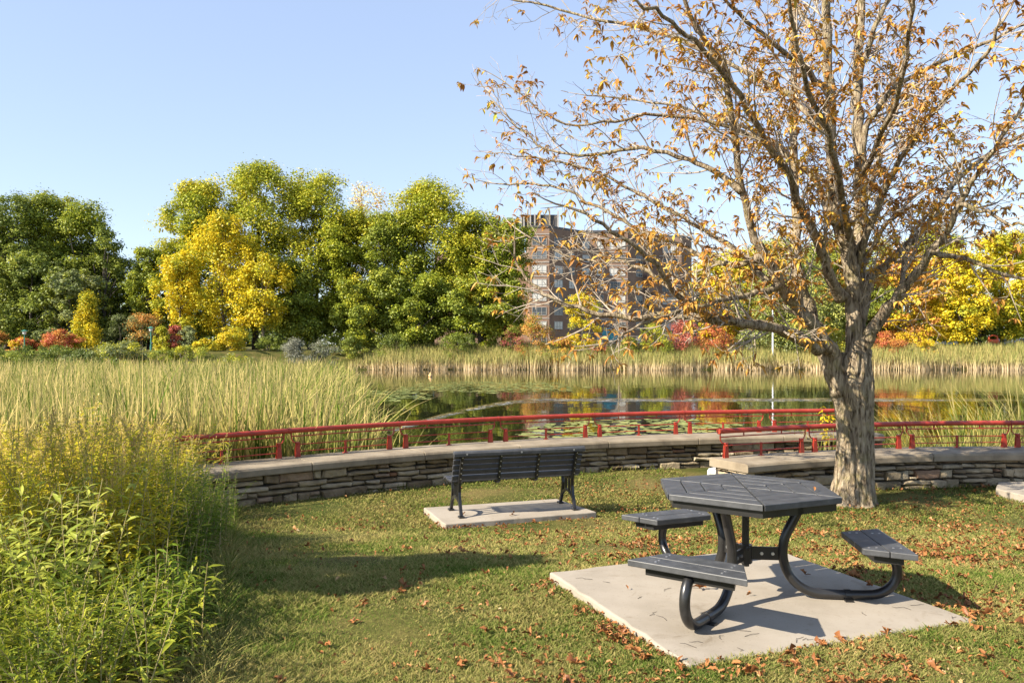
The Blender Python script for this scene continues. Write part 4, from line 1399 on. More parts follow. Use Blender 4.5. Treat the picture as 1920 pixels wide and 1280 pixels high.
    for i, (p, rad) in enumerate(zip(sp, rr)):
        h = i / len(sp)
        for k in range(NS):
            a = 2 * math.pi * k / NS
            rid = 0.05 * math.sin(a * 5 + h * 4 + 1.0) + 0.04 * math.sin(a * 9 - h * 7) + 0.035 * math.sin(a * 17 + math.sin(h * 31 + a * 3) * 1.3) + 0.02 * math.sin(a * 31 + h * 13 + math.sin(h * 47) * 1.5)
            rid *= 1.15
            rid += (0.16 * math.sin(a * 5 + 0.8) + 0.10 * math.sin(a * 3 + 2.0) + 0.12) * (max(0.0, 0.30 - h) / 0.30) ** 2
            q = rad * (1 + rid)
            V.append((p.x + q * math.cos(a), p.y + q * math.sin(a), p.z))
    for i in range(len(sp) - 1):
        for k in range(NS):
            F.append((i * NS + k, i * NS + (k + 1) % NS, (i + 1) * NS + (k + 1) % NS, (i + 1) * NS + k))
    link('trunk', np_mesh('trunk', V, F, smooth=True), M['bark'], root)
    # twigs by repeated side shoots
    tw = MB()
    tips = []
    def shoot(p, d, length, rad, level):
        n = max(3, int(length / 0.14))
        pts, rs = [p.copy()], [rad]
        d = d.normalized()
        for i in range(n):
            d = (d + Vector((r.gauss(0, 1), r.gauss(0, 1), r.gauss(0, 1))) * 0.13 + Vector((0, 0, 0.055 if level < 3 else 0.10))).normalized()
            p = p + d * (length / n)
            pts.append(p.copy()); rs.append(max(rad * (1 - 0.72 * (i + 1) / n), 0.0026))
        tw.tube(pts, rs, 5 if level == 1 else (4 if level == 2 else 3), caps=False)
        tips.append((pts[-1], d.copy(), level))
        if level < 3:
            step = 0.15 if level == 1 else 0.14
            s = step * r.uniform(0.8, 1.6)
            side = r.choice((-1, 1))
            while s < length * 0.97:
                f = s / length * n
                i = min(n - 1, int(f))
                q = pts[i].lerp(pts[i + 1], f - i)
                dd = (pts[i + 1] - pts[i]).normalized()
                ax = Vector((r.gauss(0, 1), r.gauss(0, 1), r.gauss(0, 1))).normalized()
                side_v = dd.cross(ax).normalized()
                ang = r.uniform(0.6, 1.1)
                nd = dd * math.cos(ang) + side_v * math.sin(ang) + Vector((0, 0, 0.12))
                ll = (length - s) * r.uniform(0.35, 0.65) + 0.10 if level == 1 else r.uniform(0.07, 0.26)
                shoot(q, nd, ll, max(rs[i] * 0.6, 0.0030), level + 1)
                s += step * r.uniform(0.7, 1.5)
    for sp_, rs_ in limbs:
        n = len(sp_)
        acc = 0
        nxt = 0.5
        for i in range(1, n):
            seg = (sp_[i] - sp_[i - 1]).length
            acc += seg
            h = sp_[i].z
            if rs_[i] > 0.085 and h < 2.6: continue
            while acc > nxt:
                nxt += r.uniform(0.10, 0.24)
                dd = (sp_[i] - sp_[i - 1]).normalized()
                ax = Vector((r.gauss(0, 1), r.gauss(0, 1), r.gauss(0, 1))).normalized()
                sv = dd.cross(ax).normalized()
                outw = Vector((sp_[i].x, sp_[i].y, 0)).normalized()
                nd = dd * 0.75 + sv * 0.8 + outw * 0.25 + Vector((0, 0, 0.05))
                ll = r.uniform(0.45, 1.25) * (0.75 + 0.25 * min(1, rs_[i] / 0.05))
                shoot(sp_[i].lerp(sp_[i - 1], r.random()), nd, ll, min(0.014, max(0.006, rs_[i] * 0.42)), 1)
        shoot(sp_[-1], sp_[-1] - sp_[-2], r.uniform(0.5, 0.8), rs_[-1], 1)
    tw.build('twigs', M['twig'], root)
    # curled brown leaves hanging in whorls from the shoot ends
    V, F = [], []
    def leaflet(o, d, up, ln, wd, curl):
        side = d.cross(up).normalized()
        b = len(V)
        prev = o
        for i, (t, w) in enumerate(((0.0, 0.08), (0.35, 0.75), (0.7, 1.0), (1.0, 0.1))):
            c = o + d * (ln * t) - Vector((0, 0, 1)) * (ln * curl * t * t)
            fold = up * (wd * 0.35 * w)
            V.append(tuple(c - side * wd * w * 0.5 + fold)); V.append(tuple(c)); V.append(tuple(c + side * wd * w * 0.5 + fold))
        for i in range(3):
            for k in (0, 1):
                q = b + 3 * i + k
                F.append((q, q + 1, q + 4, q + 3))
    for p, d, lev in tips:
        pz = p.z
        # sparse at the outer left, denser low and towards the right
        dens = 0.60 + 0.12 * (p.x > -1.5) + 0.10 * (p.x > 0.5) - 0.22 * (p.x < -3.6) - 0.15 * (p.z > 6.5)
        if r.random() > dens: continue
        for _ in range(r.choice((3, 4, 5, 6, 8))):
            a = r.uniform(0, 6.28)
            dv = (Vector((math.cos(a), math.sin(a), r.uniform(-0.8, 0.3))) + d * 0.5).normalized()
            up = (Vector((r.gauss(0, .5), r.gauss(0, .5), 1))).normalized()
            ln = r.uniform(0.05, 0.105)
            leaflet(p - d * r.uniform(0, 0.05), dv, up, ln, ln * r.uniform(0.3, 0.5), r.uniform(-0.1, 1.0))
    link('crown', np_mesh('crown', V, F), M['chestnut_leaf'], root)
    print('CHESTNUT tips', len(tips), 'twig faces', len(tw.f), 'leaf faces', len(F))
    tag(root, 'large half bare chestnut tree with rusty leaves on the lawn', 'tree')


chestnut()
#@@PART3
# ------------------------------------------------------------------ left thicket: goldenrod and other tall plants
def lance_leaves(o, d, up, ln, wd, droop):
    """one lance shaped leaf: 9 points, 4 faces"""
    side = d.cross(up)
    if side.length < 1e-5: side = d.orthogonal()
    side.normalize()
    vs = []
    for t, w in ((0.0, 0.15), (0.35, 1.0), (0.7, 0.7), (1.0, 0.03)):
        c = o + d * (ln * t) - Vector((0, 0, ln * droop * t * t))
        vs += [c - side * (wd * w * 0.5) + up * (wd * 0.18 * w), c, c + side * (wd * w * 0.5) + up * (wd * 0.18 * w)]
    return vs


def plant_meshes(kind, seed):
    r = random.Random(seed)
    K = {
        'goldenrod': dict(n=3, h=(0.95, 1.3), spread=0.14, leaf=(0.08, 0.14), wd=0.19, per=54, start=0.10, droop=0.45, seedh=0.24),
        'broad': dict(n=3, h=(0.65, 1.0), spread=0.13, leaf=(0.12, 0.19), wd=0.23, per=26, start=0.12, droop=0.45, seedh=0.0),
        'feathery': dict(n=5, h=(0.65, 1.0), spread=0.16, leaf=(0.065, 0.11), wd=0.15, per=64, start=0.08, droop=0.25, seedh=0.0),
        'low': dict(n=4, h=(0.25, 0.58), spread=0.17, leaf=(0.10, 0.17), wd=0.19, per=24, start=0.10, droop=0.5, seedh=0.0),
        'spike': dict(n=4, h=(0.40, 0.72), spread=0.15, leaf=(0.08, 0.15), wd=0.17, per=26, start=0.05, droop=0.4, seedh=0.12),
    }[kind]
    st = MB()
    V, F, heads = [], [], []
    def addleaf(Vx, Fx, vs):
        b = len(Vx)
        Vx.extend(tuple(v) for v in vs)
        for i in range(3):
            for k in (0, 1):
                q = b + 3 * i + k
                Fx.append((q, q + 1, q + 4, q + 3))
    for s in range(K['n']):
        a = r.uniform(0, 6.28)
        rad = K['spread'] * math.sqrt(r.random())
        p = Vector((rad * math.cos(a), rad * math.sin(a), -0.03))
        H = r.uniform(*K['h'])
        d = Vector((r.gauss(0, 0.10), r.gauss(0, 0.10), 1)).normalized()
        n = 8
        pts = [p.copy()]
        bend = Vector((r.gauss(0, .045), r.gauss(0, .045), 0))
        for i in range(n):
            d = (d + bend + Vector((r.gauss(0, .03), r.gauss(0, .03), 0))).normalized()
            p = p + d * (H / n)
            pts.append(p.copy())
        st.tube(pts, [0.0042 * (1 - 0.7 * i / n) for i in range(n + 1)], 4, caps=False)
        ga = r.uniform(0, 6.28)
        for j in range(K['per']):
            f = K['start'] + (0.97 - K['start']) * (j / K['per'])
            q = f * n
            i = min(n - 1, int(q))
            c = pts[i].lerp(pts[i + 1], q - i)
            ga += 2.4 + r.uniform(-.3, .3)
            el = r.uniform(0.05, 0.75)
            dv = Vector((math.cos(ga) * math.cos(el), math.sin(ga) * math.cos(el), math.sin(el)))
            ln = r.uniform(*K['leaf']) * (1.1 - 0.55 * f)
            addleaf(V, F, lance_leaves(c, dv, Vector((r.gauss(0, .3), r.gauss(0, .3), 1)).normalized(), ln, ln * K['wd'], r.uniform(0.2, 1.2) * K['droop']))
        if K['seedh']:
            sh = K['seedh'] * r.uniform(0.7, 1.2)
            V2, F2 = [], []
            heads.append((V2, F2))
            for j in range(46):
                f = r.random()
                c = pts[-1] - d * (sh * f)
                a = r.uniform(0, 6.28)
                o_ = (0.020 if kind == 'goldenrod' else 0.010) * f ** 0.7 * r.random()
                c = c + Vector((math.cos(a) * o_, math.sin(a) * o_, r.uniform(0, 0.02)))
                dv = Vector((math.cos(a) * 0.6, math.sin(a) * 0.6, 1)).normalized()
                ln = r.uniform(0.010, 0.022)
                b = len(V2)
                sd = dv.orthogonal().normalized() * ln * 0.28
                V2.extend([tuple(c), tuple(c + dv * ln * 0.5 + sd), tuple(c + dv * ln), tuple(c + dv * ln * 0.5 - sd)])
                F2.append((b, b + 1, b + 2, b + 3))
    ms = st.mesh('stems_' + kind)
    mf = np_mesh('foliage_' + kind, V, F)
    mh = [np_mesh('seed_head_' + kind, v_, f_) for v_, f_ in heads]
    return ms, mf, mh


def thicket():
    r = random.Random(99)
    leafm = {'goldenrod': 'gr_leaf', 'broad': 'br_leaf', 'feathery': 'fe_leaf', 'low': 'lo_leaf', 'spike': 'lo_leaf'}
    lab = {'goldenrod': ('tall yellowing goldenrod with tan seed heads in the left thicket', 'goldenrod', 'goldenrod plants in the left thicket'),
           'broad': ('yellow green plant with broad pointed leaves in the left thicket', 'plant', 'broad leaved plants in the left thicket'),
           'feathery': ('fine leaved green plant where the left thicket meets the wall end', 'plant', 'fine leaved plants at the thicket edge'),
           'low': ('low green leafy plant at the front of the left thicket', 'plant', 'low plants at the front of the thicket'),
           'spike': ('low green plant with small upright spikes in the bottom left corner', 'plant', 'spiked plants in the bottom left corner')}
    names = {'goldenrod': 'goldenrod_plant', 'broad': 'broad_leaved_plant', 'feathery': 'fine_leaved_plant', 'low': 'low_leafy_plant', 'spike': 'spiked_plant'}
    protos = {}
    for kind in leafm:
        protos[kind] = []
        for v in range(4):
            ms, mf, mh = plant_meshes(kind, 300 + v * 7 + len(kind) * 31)
            ms.materials.append(M['gr_stem']); mf.materials.append(M['fe_leaf' if (kind == 'low' and v % 2) else leafm[kind]])
            for q in mh: q.materials.append(M['gr_seed'] if kind == 'goldenrod' else M['lo_leaf'])
            protos[kind].append((ms, mf, mh))
    def put(kind, x, y, sc):
        ms, mf, mh = r.choice(protos[kind])
        o = bpy.data.objects.new(names[kind], ms)
        COL.objects.link(o)
        z = max(float(ground_z(x, y)), -0.75)
        o.location = (x, y, z)
        o.rotation_euler = (r.gauss(0, .05), r.gauss(0, .05), r.uniform(0, 6.28))
        o.scale = (sc, sc, sc * r.uniform(0.92, 1.1))
        for nm, me in [('foliage', mf)] + [('seed_head', q) for q in mh]:
            c = bpy.data.objects.new(nm, me)
            COL.objects.link(c)
            c.parent = o
        tag(o, *lab[kind])
    cnt = {k: 0 for k in leafm}
    def fill(kind, n, ylo, yhi, dlo, dhi, slo, shi):
        k = 0
        while k < n:
            y = r.uniform(ylo, yhi)
            x = float(lawn_edge_x(y)) - r.uniform(dlo, dhi)
            if y < 3.2 and x > -1.9: continue
            if x < -0.66 * y - 0.3: continue
            if y > far_line(max(x, -4.6)) - 0.8 and x > -4.75: continue
            put(kind, x, y, r.uniform(slo, shi))
            k += 1
    fill('goldenrod', 170, 5.3, 8.2, 0.35, 3.4, 0.88, 1.1)
    fill('goldenrod', 112, 8.0, 10.8, 0.5, 4.4, 0.9, 1.12)
    fill('feathery', 46, 6.2, 8.3, 0.02, 0.8, 0.85, 1.1)
    fill('feathery', 26, 8.2, 10.3, 0.0, 0.7, 0.6, 0.8)
    fill('broad', 44, 4.5, 6.2, 0.55, 2.2, 0.85, 1.05)
    fill('low', 52, 3.9, 5.8, 0.0, 1.3, 0.55, 1.15)
    fill('spike', 34, 3.2, 4.3, 0.25, 1.5, 0.8, 1.1)
    # weeds and small tufts between the stems
    n = 8000
    y = rng.uniform(3.2, 10.8, n)
    x = lawn_edge_x(y) - rng.uniform(-0.25, 1, n) ** 2 * 4.0 + 0.12
    k = ~((x > -4.75) & (y > far_line(np.clip(x, -4.6, 7)) - 0.7))
    x, y = x[k], y[k]
    N = len(x)
    z = np.maximum(ground_z(x, y), -0.75)
    stuff_blades('rank_grass', M['grass'], np.stack([x, y, z], -1), rng.uniform(0.04, 0.20, N), rng.uniform(0.004, 0.009, N), rng.uniform(0, 6.28, N), rng.uniform(0.1, 0.9, N), rng.uniform(0, 0.9, N), n=3)


thicket()

# ------------------------------------------------------------------ clumps of green cattails at the right and by the bed's edge
cattail_clump(9.6, 17.2, 420, 1.5, 1.75, 'green cattails at the right edge behind the railing')
cattail_clump(12.2, 19.4, 420, 1.8, 2.1, 'taller cattails cut off by the right edge beyond the railing')
cattail_clump(8.1, 16.3, 160, 1.0, 1.15, 'sparse short cattails just right of the trunk behind the railing')
cattail_clump(6.0, 15.6, 130, 0.7, 0.95, 'low green blades between the two stone walls by the trunk', 'reed')
cattail_clump(-2.35, 16.4, 60, 0.7, 1.35, 'thin stray cattails standing apart at the tip of the marsh')

# ------------------------------------------------------------------ lily pads
def lily_pads():
    r = random.Random(5)
    meshes = []
    for v in range(4):
        n = 14
        vs = [(0, 0, 0.004)]
        for i in range(n):
            a = 0.22 + (2 * math.pi - 0.44) * i / (n - 1)
            q = 1 + r.uniform(-0.06, 0.06)
            vs.append((q * math.cos(a), q * math.sin(a), 0.012 + r.uniform(0, 0.06) * (v > 1)))
        me = bpy.data.meshes.new('lily_pad')
        me.from_pydata(vs, [], [(0, i, i + 1) for i in range(1, n)])
        me.materials.append(M['pad_leaf'])
        meshes.append(me)
    pts = []
    def patch(n, px0, px1, py0, py1, shape):
        k = 0
        while k < n:
            u, v = r.random(), r.random()
            if not shape(u, v): continue
            y0 = F_PX * 2.7 / (py1 - HOR); y1 = F_PX * 2.7 / (py0 - HOR)
            Y = y0 + (y1 - y0) * v
            px = px0 + (px1 - px0) * u
            pts.append((wx(px, Y), Y)); k += 1
    patch(430, 955, 1430, 786, 822, lambda u, v: (u - .5) ** 2 * 3.2 + (v - .35) ** 2 < 0.5 + 0.25 * math.sin(u * 19 + v * 5) * math.sin(v * 11))
    patch(620, 735, 1115, 715, 738, lambda u, v: (u - .5) ** 2 * 4 + (v - .5) ** 2 * 4 < 0.85 + 0.3 * math.sin(u * 23) * math.sin(v * 6 + u * 9))
    patch(260, 650, 835, 731, 752, lambda u, v: (u - .4) ** 2 * 3 + (v - .5) ** 2 * 4 < 0.8 + 0.3 * math.sin(u * 17 + v * 4))
    # thinned so pads seldom overlap
    kept = []
    for p in pts:
        if all((p[0] - q[0]) ** 2 + (p[1] - q[1]) ** 2 > 0.15 ** 2 for q in kept): kept.append(p)
    kept.sort(key=lambda p: p[1])
    stV, stF = [], []
    for i, (x, y) in enumerate(kept):
        s = r.uniform(0.11, 0.19); a = r.uniform(0, 6.28)
        zz = WATER_Z + 0.004 + r.uniform(0, 0.012)
        if i < 300:
            o = bpy.data.objects.new('lily_pad', r.choice(meshes))
            COL.objects.link(o)
            o.location = (x, y, zz); o.rotation_euler = (r.gauss(0, .05), r.gauss(0, .05), a); o.scale = (s, s, s)
            tag(o, 'green or yellowing lily pad floating close beyond the red railing', 'lily pad', 'lily pads beyond the railing')
        else:
            me = r.choice(meshes)
            b = len(stV)
            ca, sa = math.cos(a) * s, math.sin(a) * s
            for v in me.vertices: stV.append((x + v.co.x * ca - v.co.y * sa, y + v.co.x * sa + v.co.y * ca, zz + v.co.z * s))
            for f in me.polygons: stF.append(tuple(b + k for k in f.vertices))
    tag(link('far_lily_pads', np_mesh('far_lily_pads', stV, stF), M['pad_leaf']), kind='stuff')


lily_pads()

# ------------------------------------------------------------------ fallen leaves
def leaf_mesh(seed, n_leaf):
    """a dry, crumpled chestnut leaf of n_leaf leaflets"""
    r = random.Random(seed)
    V, F = [], []
    base = r.uniform(0, 6.28)
    for k in range(n_leaf):
        a = base + (k - n_leaf / 2) * 0.8 + r.uniform(-.35, .35)
        ln = r.uniform(0.045, 0.085)
        wd = ln * r.uniform(0.28, 0.5)
        b = len(V)
        el, roll = r.uniform(-0.1, 0.9), r.uniform(-0.9, 0.9)
        c = Vector((0, 0, 0.008))
        d = Vector((math.cos(a) * math.cos(el), math.sin(a) * math.cos(el), math.sin(el)))
        side = Vector((-math.sin(a), math.cos(a), 0))
        N = 6
        bend, tw = r.uniform(-0.75, 0.1), r.uniform(-0.5, 0.5)
        for i in range(N + 1):
            t = i / N
            w = math.sin(math.pi * min(1, 0.06 + t * 0.93) ** 1.3) * wd * (1 + r.uniform(-.25, .25))
            up = d.cross(side).normalized()
            if up.z < 0: up = -up
            sv = (side * math.cos(roll) + up * math.sin(roll))
            lift = w * r.uniform(0.15, 0.9)
            V += [tuple(c - sv * w * 0.5 + up * lift), tuple(c + up * r.uniform(-.002, .002)), tuple(c + sv * w * 0.5 + up * lift * r.uniform(0.4, 1.2))]
            c = c + d * (ln / N)
            d = (d + Vector((r.gauss(0, .1), r.gauss(0, .1), bend * 0.33))).normalized()
            roll += tw * 0.3 + r.gauss(0, .12)
        for i in range(N):
            for q in (0, 1):
                p = b + 3 * i + q
                F.append((p, p + 1, p + 4, p + 3))
    V = [(x, y, max(z, 0.001 + 0.004 * ((i * 7) % 5) / 5)) for i, (x, y, z) in enumerate(V)]
    me = np_mesh('fallen_leaf', V, F)
    me.materials.append(M['fallen'])
    return me


def fallen_leaves():
    r = random.Random(17)
    ms = [leaf_mesh(50 + k, n) for k, n in enumerate((5, 3, 4, 1, 2, 5, 1, 3, 1, 2, 4, 1))]
    x, y = scatter_view(60000, 4.0, 13.4, 0.7)
    # thick round the table pad and the tree, thin to the left
    dens = 0.06 + 0.78 * sst(-1.4, 2.4, x) * (0.55 + 0.45 * sst(5.5, 8.0, y)) + 0.55 * np.exp(-(((x + 1.4) / 0.9) ** 2 + ((y - 10.5) / 0.8) ** 2)) + 0.25 * np.exp(-((x - 5.3) / 2.0) ** 2 - ((y - 11.5) / 1.6) ** 2)
    e1 = np.hypot(x - 0.276, y - 5.95) + np.hypot(x - 0.91, y - 4.23) - 1.833
    dens = np.where(in_quad(x, y, PAD1, 0.16) & (e1 < 0.10), 1.6, dens)
    dens = np.where(in_quad(x, y, PAD2, 0.16) & (y < 10.6), 1.1, dens)
    dens = dens + 0.25 * np.exp(-((y - (near_line(np.maximum(x, 3)) - 1.0)) / 0.4) ** 2) * (x > 5)
    pat = np.sin(x * 2.3 + np.sin(y * 1.7) * 1.5) * np.sin(y * 2.9 + np.cos(x * 1.3) * 1.4)
    pat2 = np.sin(x * 7.3 + np.sin(y * 6.7) * 1.5) * np.sin(y * 7.9 + np.cos(x * 5.3) * 1.4)
    pat3 = np.sin(x * 17.3 + np.sin(y * 13.7) * 1.5) * np.sin(y * 16.9 + np.cos(x * 15.3) * 1.4)
    dens = dens * np.clip(0.42 + 0.5 * pat + 0.45 * pat2 + 0.5 * pat3, 0.02, 2)
    k = (rng.random(len(x)) < dens * 0.85) & on_lawn(x, y, 0.05) & (x > lawn_edge_x(y) + 0.05)
    x, y = x[k], y[k]
    order = np.argsort(y)
    x, y = x[order], y[order]
    z = ground_z(x, y) + np.where(y > 6.8, 0.024, 0.013)
    big = 0
    Vs, Fs, off = [], [], 0
    cache = []
    for me in ms:
        co = np.array([v.co for v in me.vertices]); fa = np.array([list(p.vertices) for p in me.polygons])
        cache.append((co, fa))
    for i in range(len(x)):
        a = r.uniform(0, 6.28)
        whole = r.random() < 0.17
        if whole and big < 260 and y[i] < 7.5:
            s = r.uniform(0.4, 0.85)
            o = bpy.data.objects.new('fallen_leaf', r.choice(ms))
            COL.objects.link(o)
            o.location = (x[i], y[i], z[i] + 0.008); o.rotation_euler = (r.gauss(0, .25), r.gauss(0, .25), a)
            o.scale = (s, s, s * 0.8)
            tag(o, 'dry rust brown chestnut leaf lying in the near lawn grass', 'fallen leaf', 'fallen leaves on the near lawn')
            big += 1
            continue
        if whole:
            co, fa = r.choice(cache); s = r.uniform(0.4, 0.85)
        else:
            co, fa = cache[r.choice((3, 6, 8, 11, 4))]; s = r.uniform(0.2, 0.62) * (1.0 if y[i] < 6.8 else 1.35)
        ca, sa = math.cos(a) * s, math.sin(a) * s
        w = np.stack([co[:, 0] * ca - co[:, 1] * sa + x[i], co[:, 0] * sa + co[:, 1] * ca + y[i], co[:, 2] * s + z[i]], -1)
        Vs.append(w); Fs.append(fa + off); off += len(co)
    tag(link('leaf_litter', np_mesh('leaf_litter', np.concatenate(Vs), np.concatenate(Fs)), M['litter']), kind='stuff')
    def one(px, py, zz, label, mi, s, tilt=0.0):
        X, Y = at(px, py, zz)
        o = bpy.data.objects.new('fallen_leaf', ms[mi]); COL.objects.link(o)
        o.location = (X, Y, zz + 0.002); o.rotation_euler = (0, tilt, r.uniform(0, 6.28)); o.scale = (s,) * 3
        tag(o, label, 'fallen leaf')
    one(1312, 1104, PAD1_Z, 'crumpled orange leaf cluster on the pad under the front seat', 0, 0.95)
    one(1178, 1106, PAD1_Z, 'small curled leaf with long stalk on the left of the pad', 3, 0.6)
    one(1400, 1117, PAD1_Z, 'dark withered leaf on the pad behind the front seat leg', 4, 0.6)
    one(1510, 1079, PAD1_Z, 'shaded brown leaf on the pad inside the right table leg', 2, 0.7)
    one(1636, 1100, PAD1_Z, 'shaded brown leaf on the pad beside the right table leg bend', 1, 0.7)
    one(1527, 922, 0.772, 'orange brown leaf lying on the picnic table top', 3, 0.75, -0.3)
    one(868, 966, PAD2_Z, 'brown leaf on the bench pad by the left rear foot', 2, 0.7)
    one(960, 966, PAD2_Z, 'brown leaves on the near edge of the bench pad', 0, 0.7)
    # bits of twig on the picnic pad
    spots = [(1095, 1085), (1137, 1091), (1225, 1150), (1240, 1158), (1290, 1210), (1305, 1204), (1385, 1217), (1500, 1199), (1515, 1199), (1690, 1140), (1720, 1134), (1790, 1158), (1390, 1182), (1355, 1195), (1252, 1105), (1620, 1150), (1200, 1120), (1410, 1190)]
    for (px, py) in spots:
        X, Y = at(px, py, PAD1_Z)
        if not bool(in_quad(np.array([X]), np.array([Y]), PAD1, -0.05)[0]): continue
        a = r.uniform(0, 3.14); L_ = r.uniform(0.02, 0.06)
        t = MB()
        dx, dy = math.cos(a) * L_, math.sin(a) * L_
        t.tube([(-dx, -dy, 0.002), (r.uniform(-.02, .02) - dx * .3, r.uniform(-.02, .02) - dy * .3, 0.006), (r.uniform(-.02, .02) + dx * .3, r.uniform(-.02, .02) + dy * .3, 0.004), (dx, dy, 0.002)], [0.0016, 0.0015, 0.0013, 0.0008], 5)
        o = t.build('fallen_twig', M['dark_bark'], loc=(X, Y, PAD1_Z))
        tag(o, 'thin dark twig lying on the pale picnic table pad', 'twig', 'twigs on the picnic table pad')


fallen_leaves()

# ------------------------------------------------------------------ brick apartment building
def brick_mat(name, a, b_, c_):
    return solid(name, [(0.3, a), (0.55, b_), (0.8, c_)], 0.5, 0.9, 0.2, 8, 0.02)


def building():
    brick = brick_mat('brown_brick', (0.19, 0.115, 0.08), (0.235, 0.15, 0.105), (0.27, 0.18, 0.13))
    metal = solid('dark_cladding', [(0.3, (0.05, 0.05, 0.055)), (0.7, (0.10, 0.095, 0.095))], 1, 0.6)
    frame_m = solid('window_frame', [(0.3, (0.30, 0.28, 0.26)), (0.7, (0.4, 0.38, 0.36))], 1, 0.6)
    gm, nt, b = new_mat('window_glass')
    oi = nt.nodes.new('ShaderNodeObjectInfo')
    c = ramp(nt, [(0.0, (0.05, 0.06, 0.07)), (0.45, (0.12, 0.13, 0.14)), (0.5, (0.50, 0.49, 0.46)), (1.0, (0.62, 0.61, 0.58))], oi.outputs['Random'], 'CONSTANT')
    nt.links.new(c, b.inputs['Base Color'])
    b.inputs['Roughness'].default_value = 0.08
    Z0, ZR = 1.0, 24.9
    root = empty('apartment_building', (14, 172, Z0))
    off = Vector((14, 172, Z0))
    plan = [(-16, 171), (1.4, 171), (3.4, 170.2), (3.45, 165), (7.45, 165), (14.3, 172), (24.1, 172), (32, 180), (36.9, 180), (40, 184), (40, 200), (-16, 200)]
    m = MB()
    m.prism([(x - off.x, y - off.y) for x, y in plan[2:11]] + [(3.4 - off.x, 200 - off.y)], -2, ZR - Z0)
    wall = m.build('wall', brick, root)
    m = MB()
    m.prism([(-16 - off.x, 171 - off.y), (3.395 - off.x, 171 - off.y), (3.395 - off.x, 199 - off.y), (-16 - off.x, 199 - off.y)], -2, 20.6 - Z0)
    m.build('side_wing', brick, root)
    m = MB()
    q = [Vector((x - off.x, y - off.y)) for x, y in plan[2:11]] + [Vector((3.4 - off.x, 200 - off.y))]
    cen = sum(q, Vector((0, 0))) / len(q)
    m.prism([tuple(p + (p - cen).normalized() * 0.18) for p in q], ZR - Z0 + 0.002, ZR - Z0 + 0.45)
    m.build('roof', metal, root)
    # penthouse with upright fins
    m = MB()
    m.box((5.6 - off.x, 171 - off.y, 26.6 - Z0), (7.3, 7.5, 2.5))
    ph = m.build('penthouse', metal, root)
    k = 0
    for x, h in ((1.9, 28.4), (3.2, 28.9), (3.7, 28.9), (5.6, 28.5), (7.6, 28.6), (9.3, 28.6), (2.4, 28.2), (4.6, 28.0)):
        m = MB()
        m.box((x - off.x, 167.0 - off.y, (h + 25.2) / 2 - Z0), (0.28, 0.35, h - 25.2))
        m.build('fin', M['coping'] if k in (1, 4) else frame_m, ph)
        k += 1
    m = MB()
    m.tube([(10.9 - off.x, 172 - off.y, ZR - Z0), (10.9 - off.x, 172 - off.y, 31 - Z0)], 0.05, 5)
    m.build('antenna', metal, root)
    # windows: one mesh for each width, copied across the floors
    lib = {}
    def window(a, b, u, w, z, h=1.6):
        A, B = Vector((a[0], a[1], 0)), Vector((b[0], b[1], 0))
        d = (B - A).normalized()
        L = (B - A).length
        nrm = Vector((d.y, -d.x, 0))
        if nrm.y > 0: nrm = -nrm
        key = (round(w, 1), round(h, 1))
        if key not in lib:
            f = MB()
            t = 0.09
            f.box((-w / 2 + t / 2, 0, 0), (t, 0.12, h)); f.box((w / 2 - t / 2, 0, 0), (t, 0.12, h))
            f.box((0, 0, -h / 2 + t / 2), (w - 2 * t, 0.12, t)); f.box((0, 0, h / 2 - t / 2), (w - 2 * t, 0.12, t))
            nb = max(1, int(w / 1.0))
            for i in range(1, nb + 1):
                x = -w / 2 + w * i / (nb + 1)
                f.box((x, 0, 0), (0.07, 0.1, h - 2 * t))
            f.box((0, -0.004, -h * 0.18), (w - 2 * t, 0.09, 0.06))
            p = MB(); p.box((0, 0.02, 0), (w - 0.02, 0.04, h - 0.02))
            me, mp = f.mesh('window'), p.mesh('pane')
            me.materials.append(frame_m); mp.materials.append(gm)
            lib[key] = (me, mp)
        me, mp = lib[key]
        o = bpy.data.objects.new('window', me); COL.objects.link(o)
        o.parent = root
        c = A + d * (u * L) + nrm * 0.03
        o.location = (c.x - off.x, c.y - off.y, z - Z0)
        o.rotation_euler = (0, 0, math.atan2(d.y, d.x))
        g = bpy.data.objects.new('pane', mp); COL.objects.link(g); g.parent = o
    rows = [22.3 - 2.8 * k for k in range(8)]
    P = plan
    for i, z in enumerate(rows):
        window(P[3], P[4], 0.5, 2.9, z)
        if i < 7:
            window(P[4], P[5], 0.28, 2.6, z); window(P[4], P[5], 0.70, 1.7, z)
        window(P[5], P[6], 0.11, 1.5, z); window(P[5], P[6], 0.41, 1.4, z); window(P[5], P[6], 0.78, 3.3, z)
        window(P[6], P[7], 0.35, 2.2, z)
        window(P[7], P[8], 0.5, 3.4, z)
        if 2 <= i:
            window(P[0], P[1], 0.90, 1.5, z - 0.6); window(P[0], P[1], 0.30, 1.5, z - 0.6)
    A, B = Vector((*P[6], 0)), Vector((*P[7], 0))
    d = (B - A).normalized(); nrm = Vector((d.y, -d.x, 0))
    for i in range(7):
        c = A + d * ((B - A).length * 0.62) + nrm * 0.6 - Vector((off.x, off.y, 0))
        Mx = Matrix.Translation((c.x, c.y, rows[i] - 1.15 - Z0)) @ Matrix.Rotation(math.atan2(d.y, d.x), 4, 'Z')
        m = MB(); m.box((0, 0, 0), (3.4, 1.2, 0.18), Mx); m.box((0, -0.55, 0.6), (3.4, 0.08, 1.0), Mx)
        m.build('balcony', brick, root)
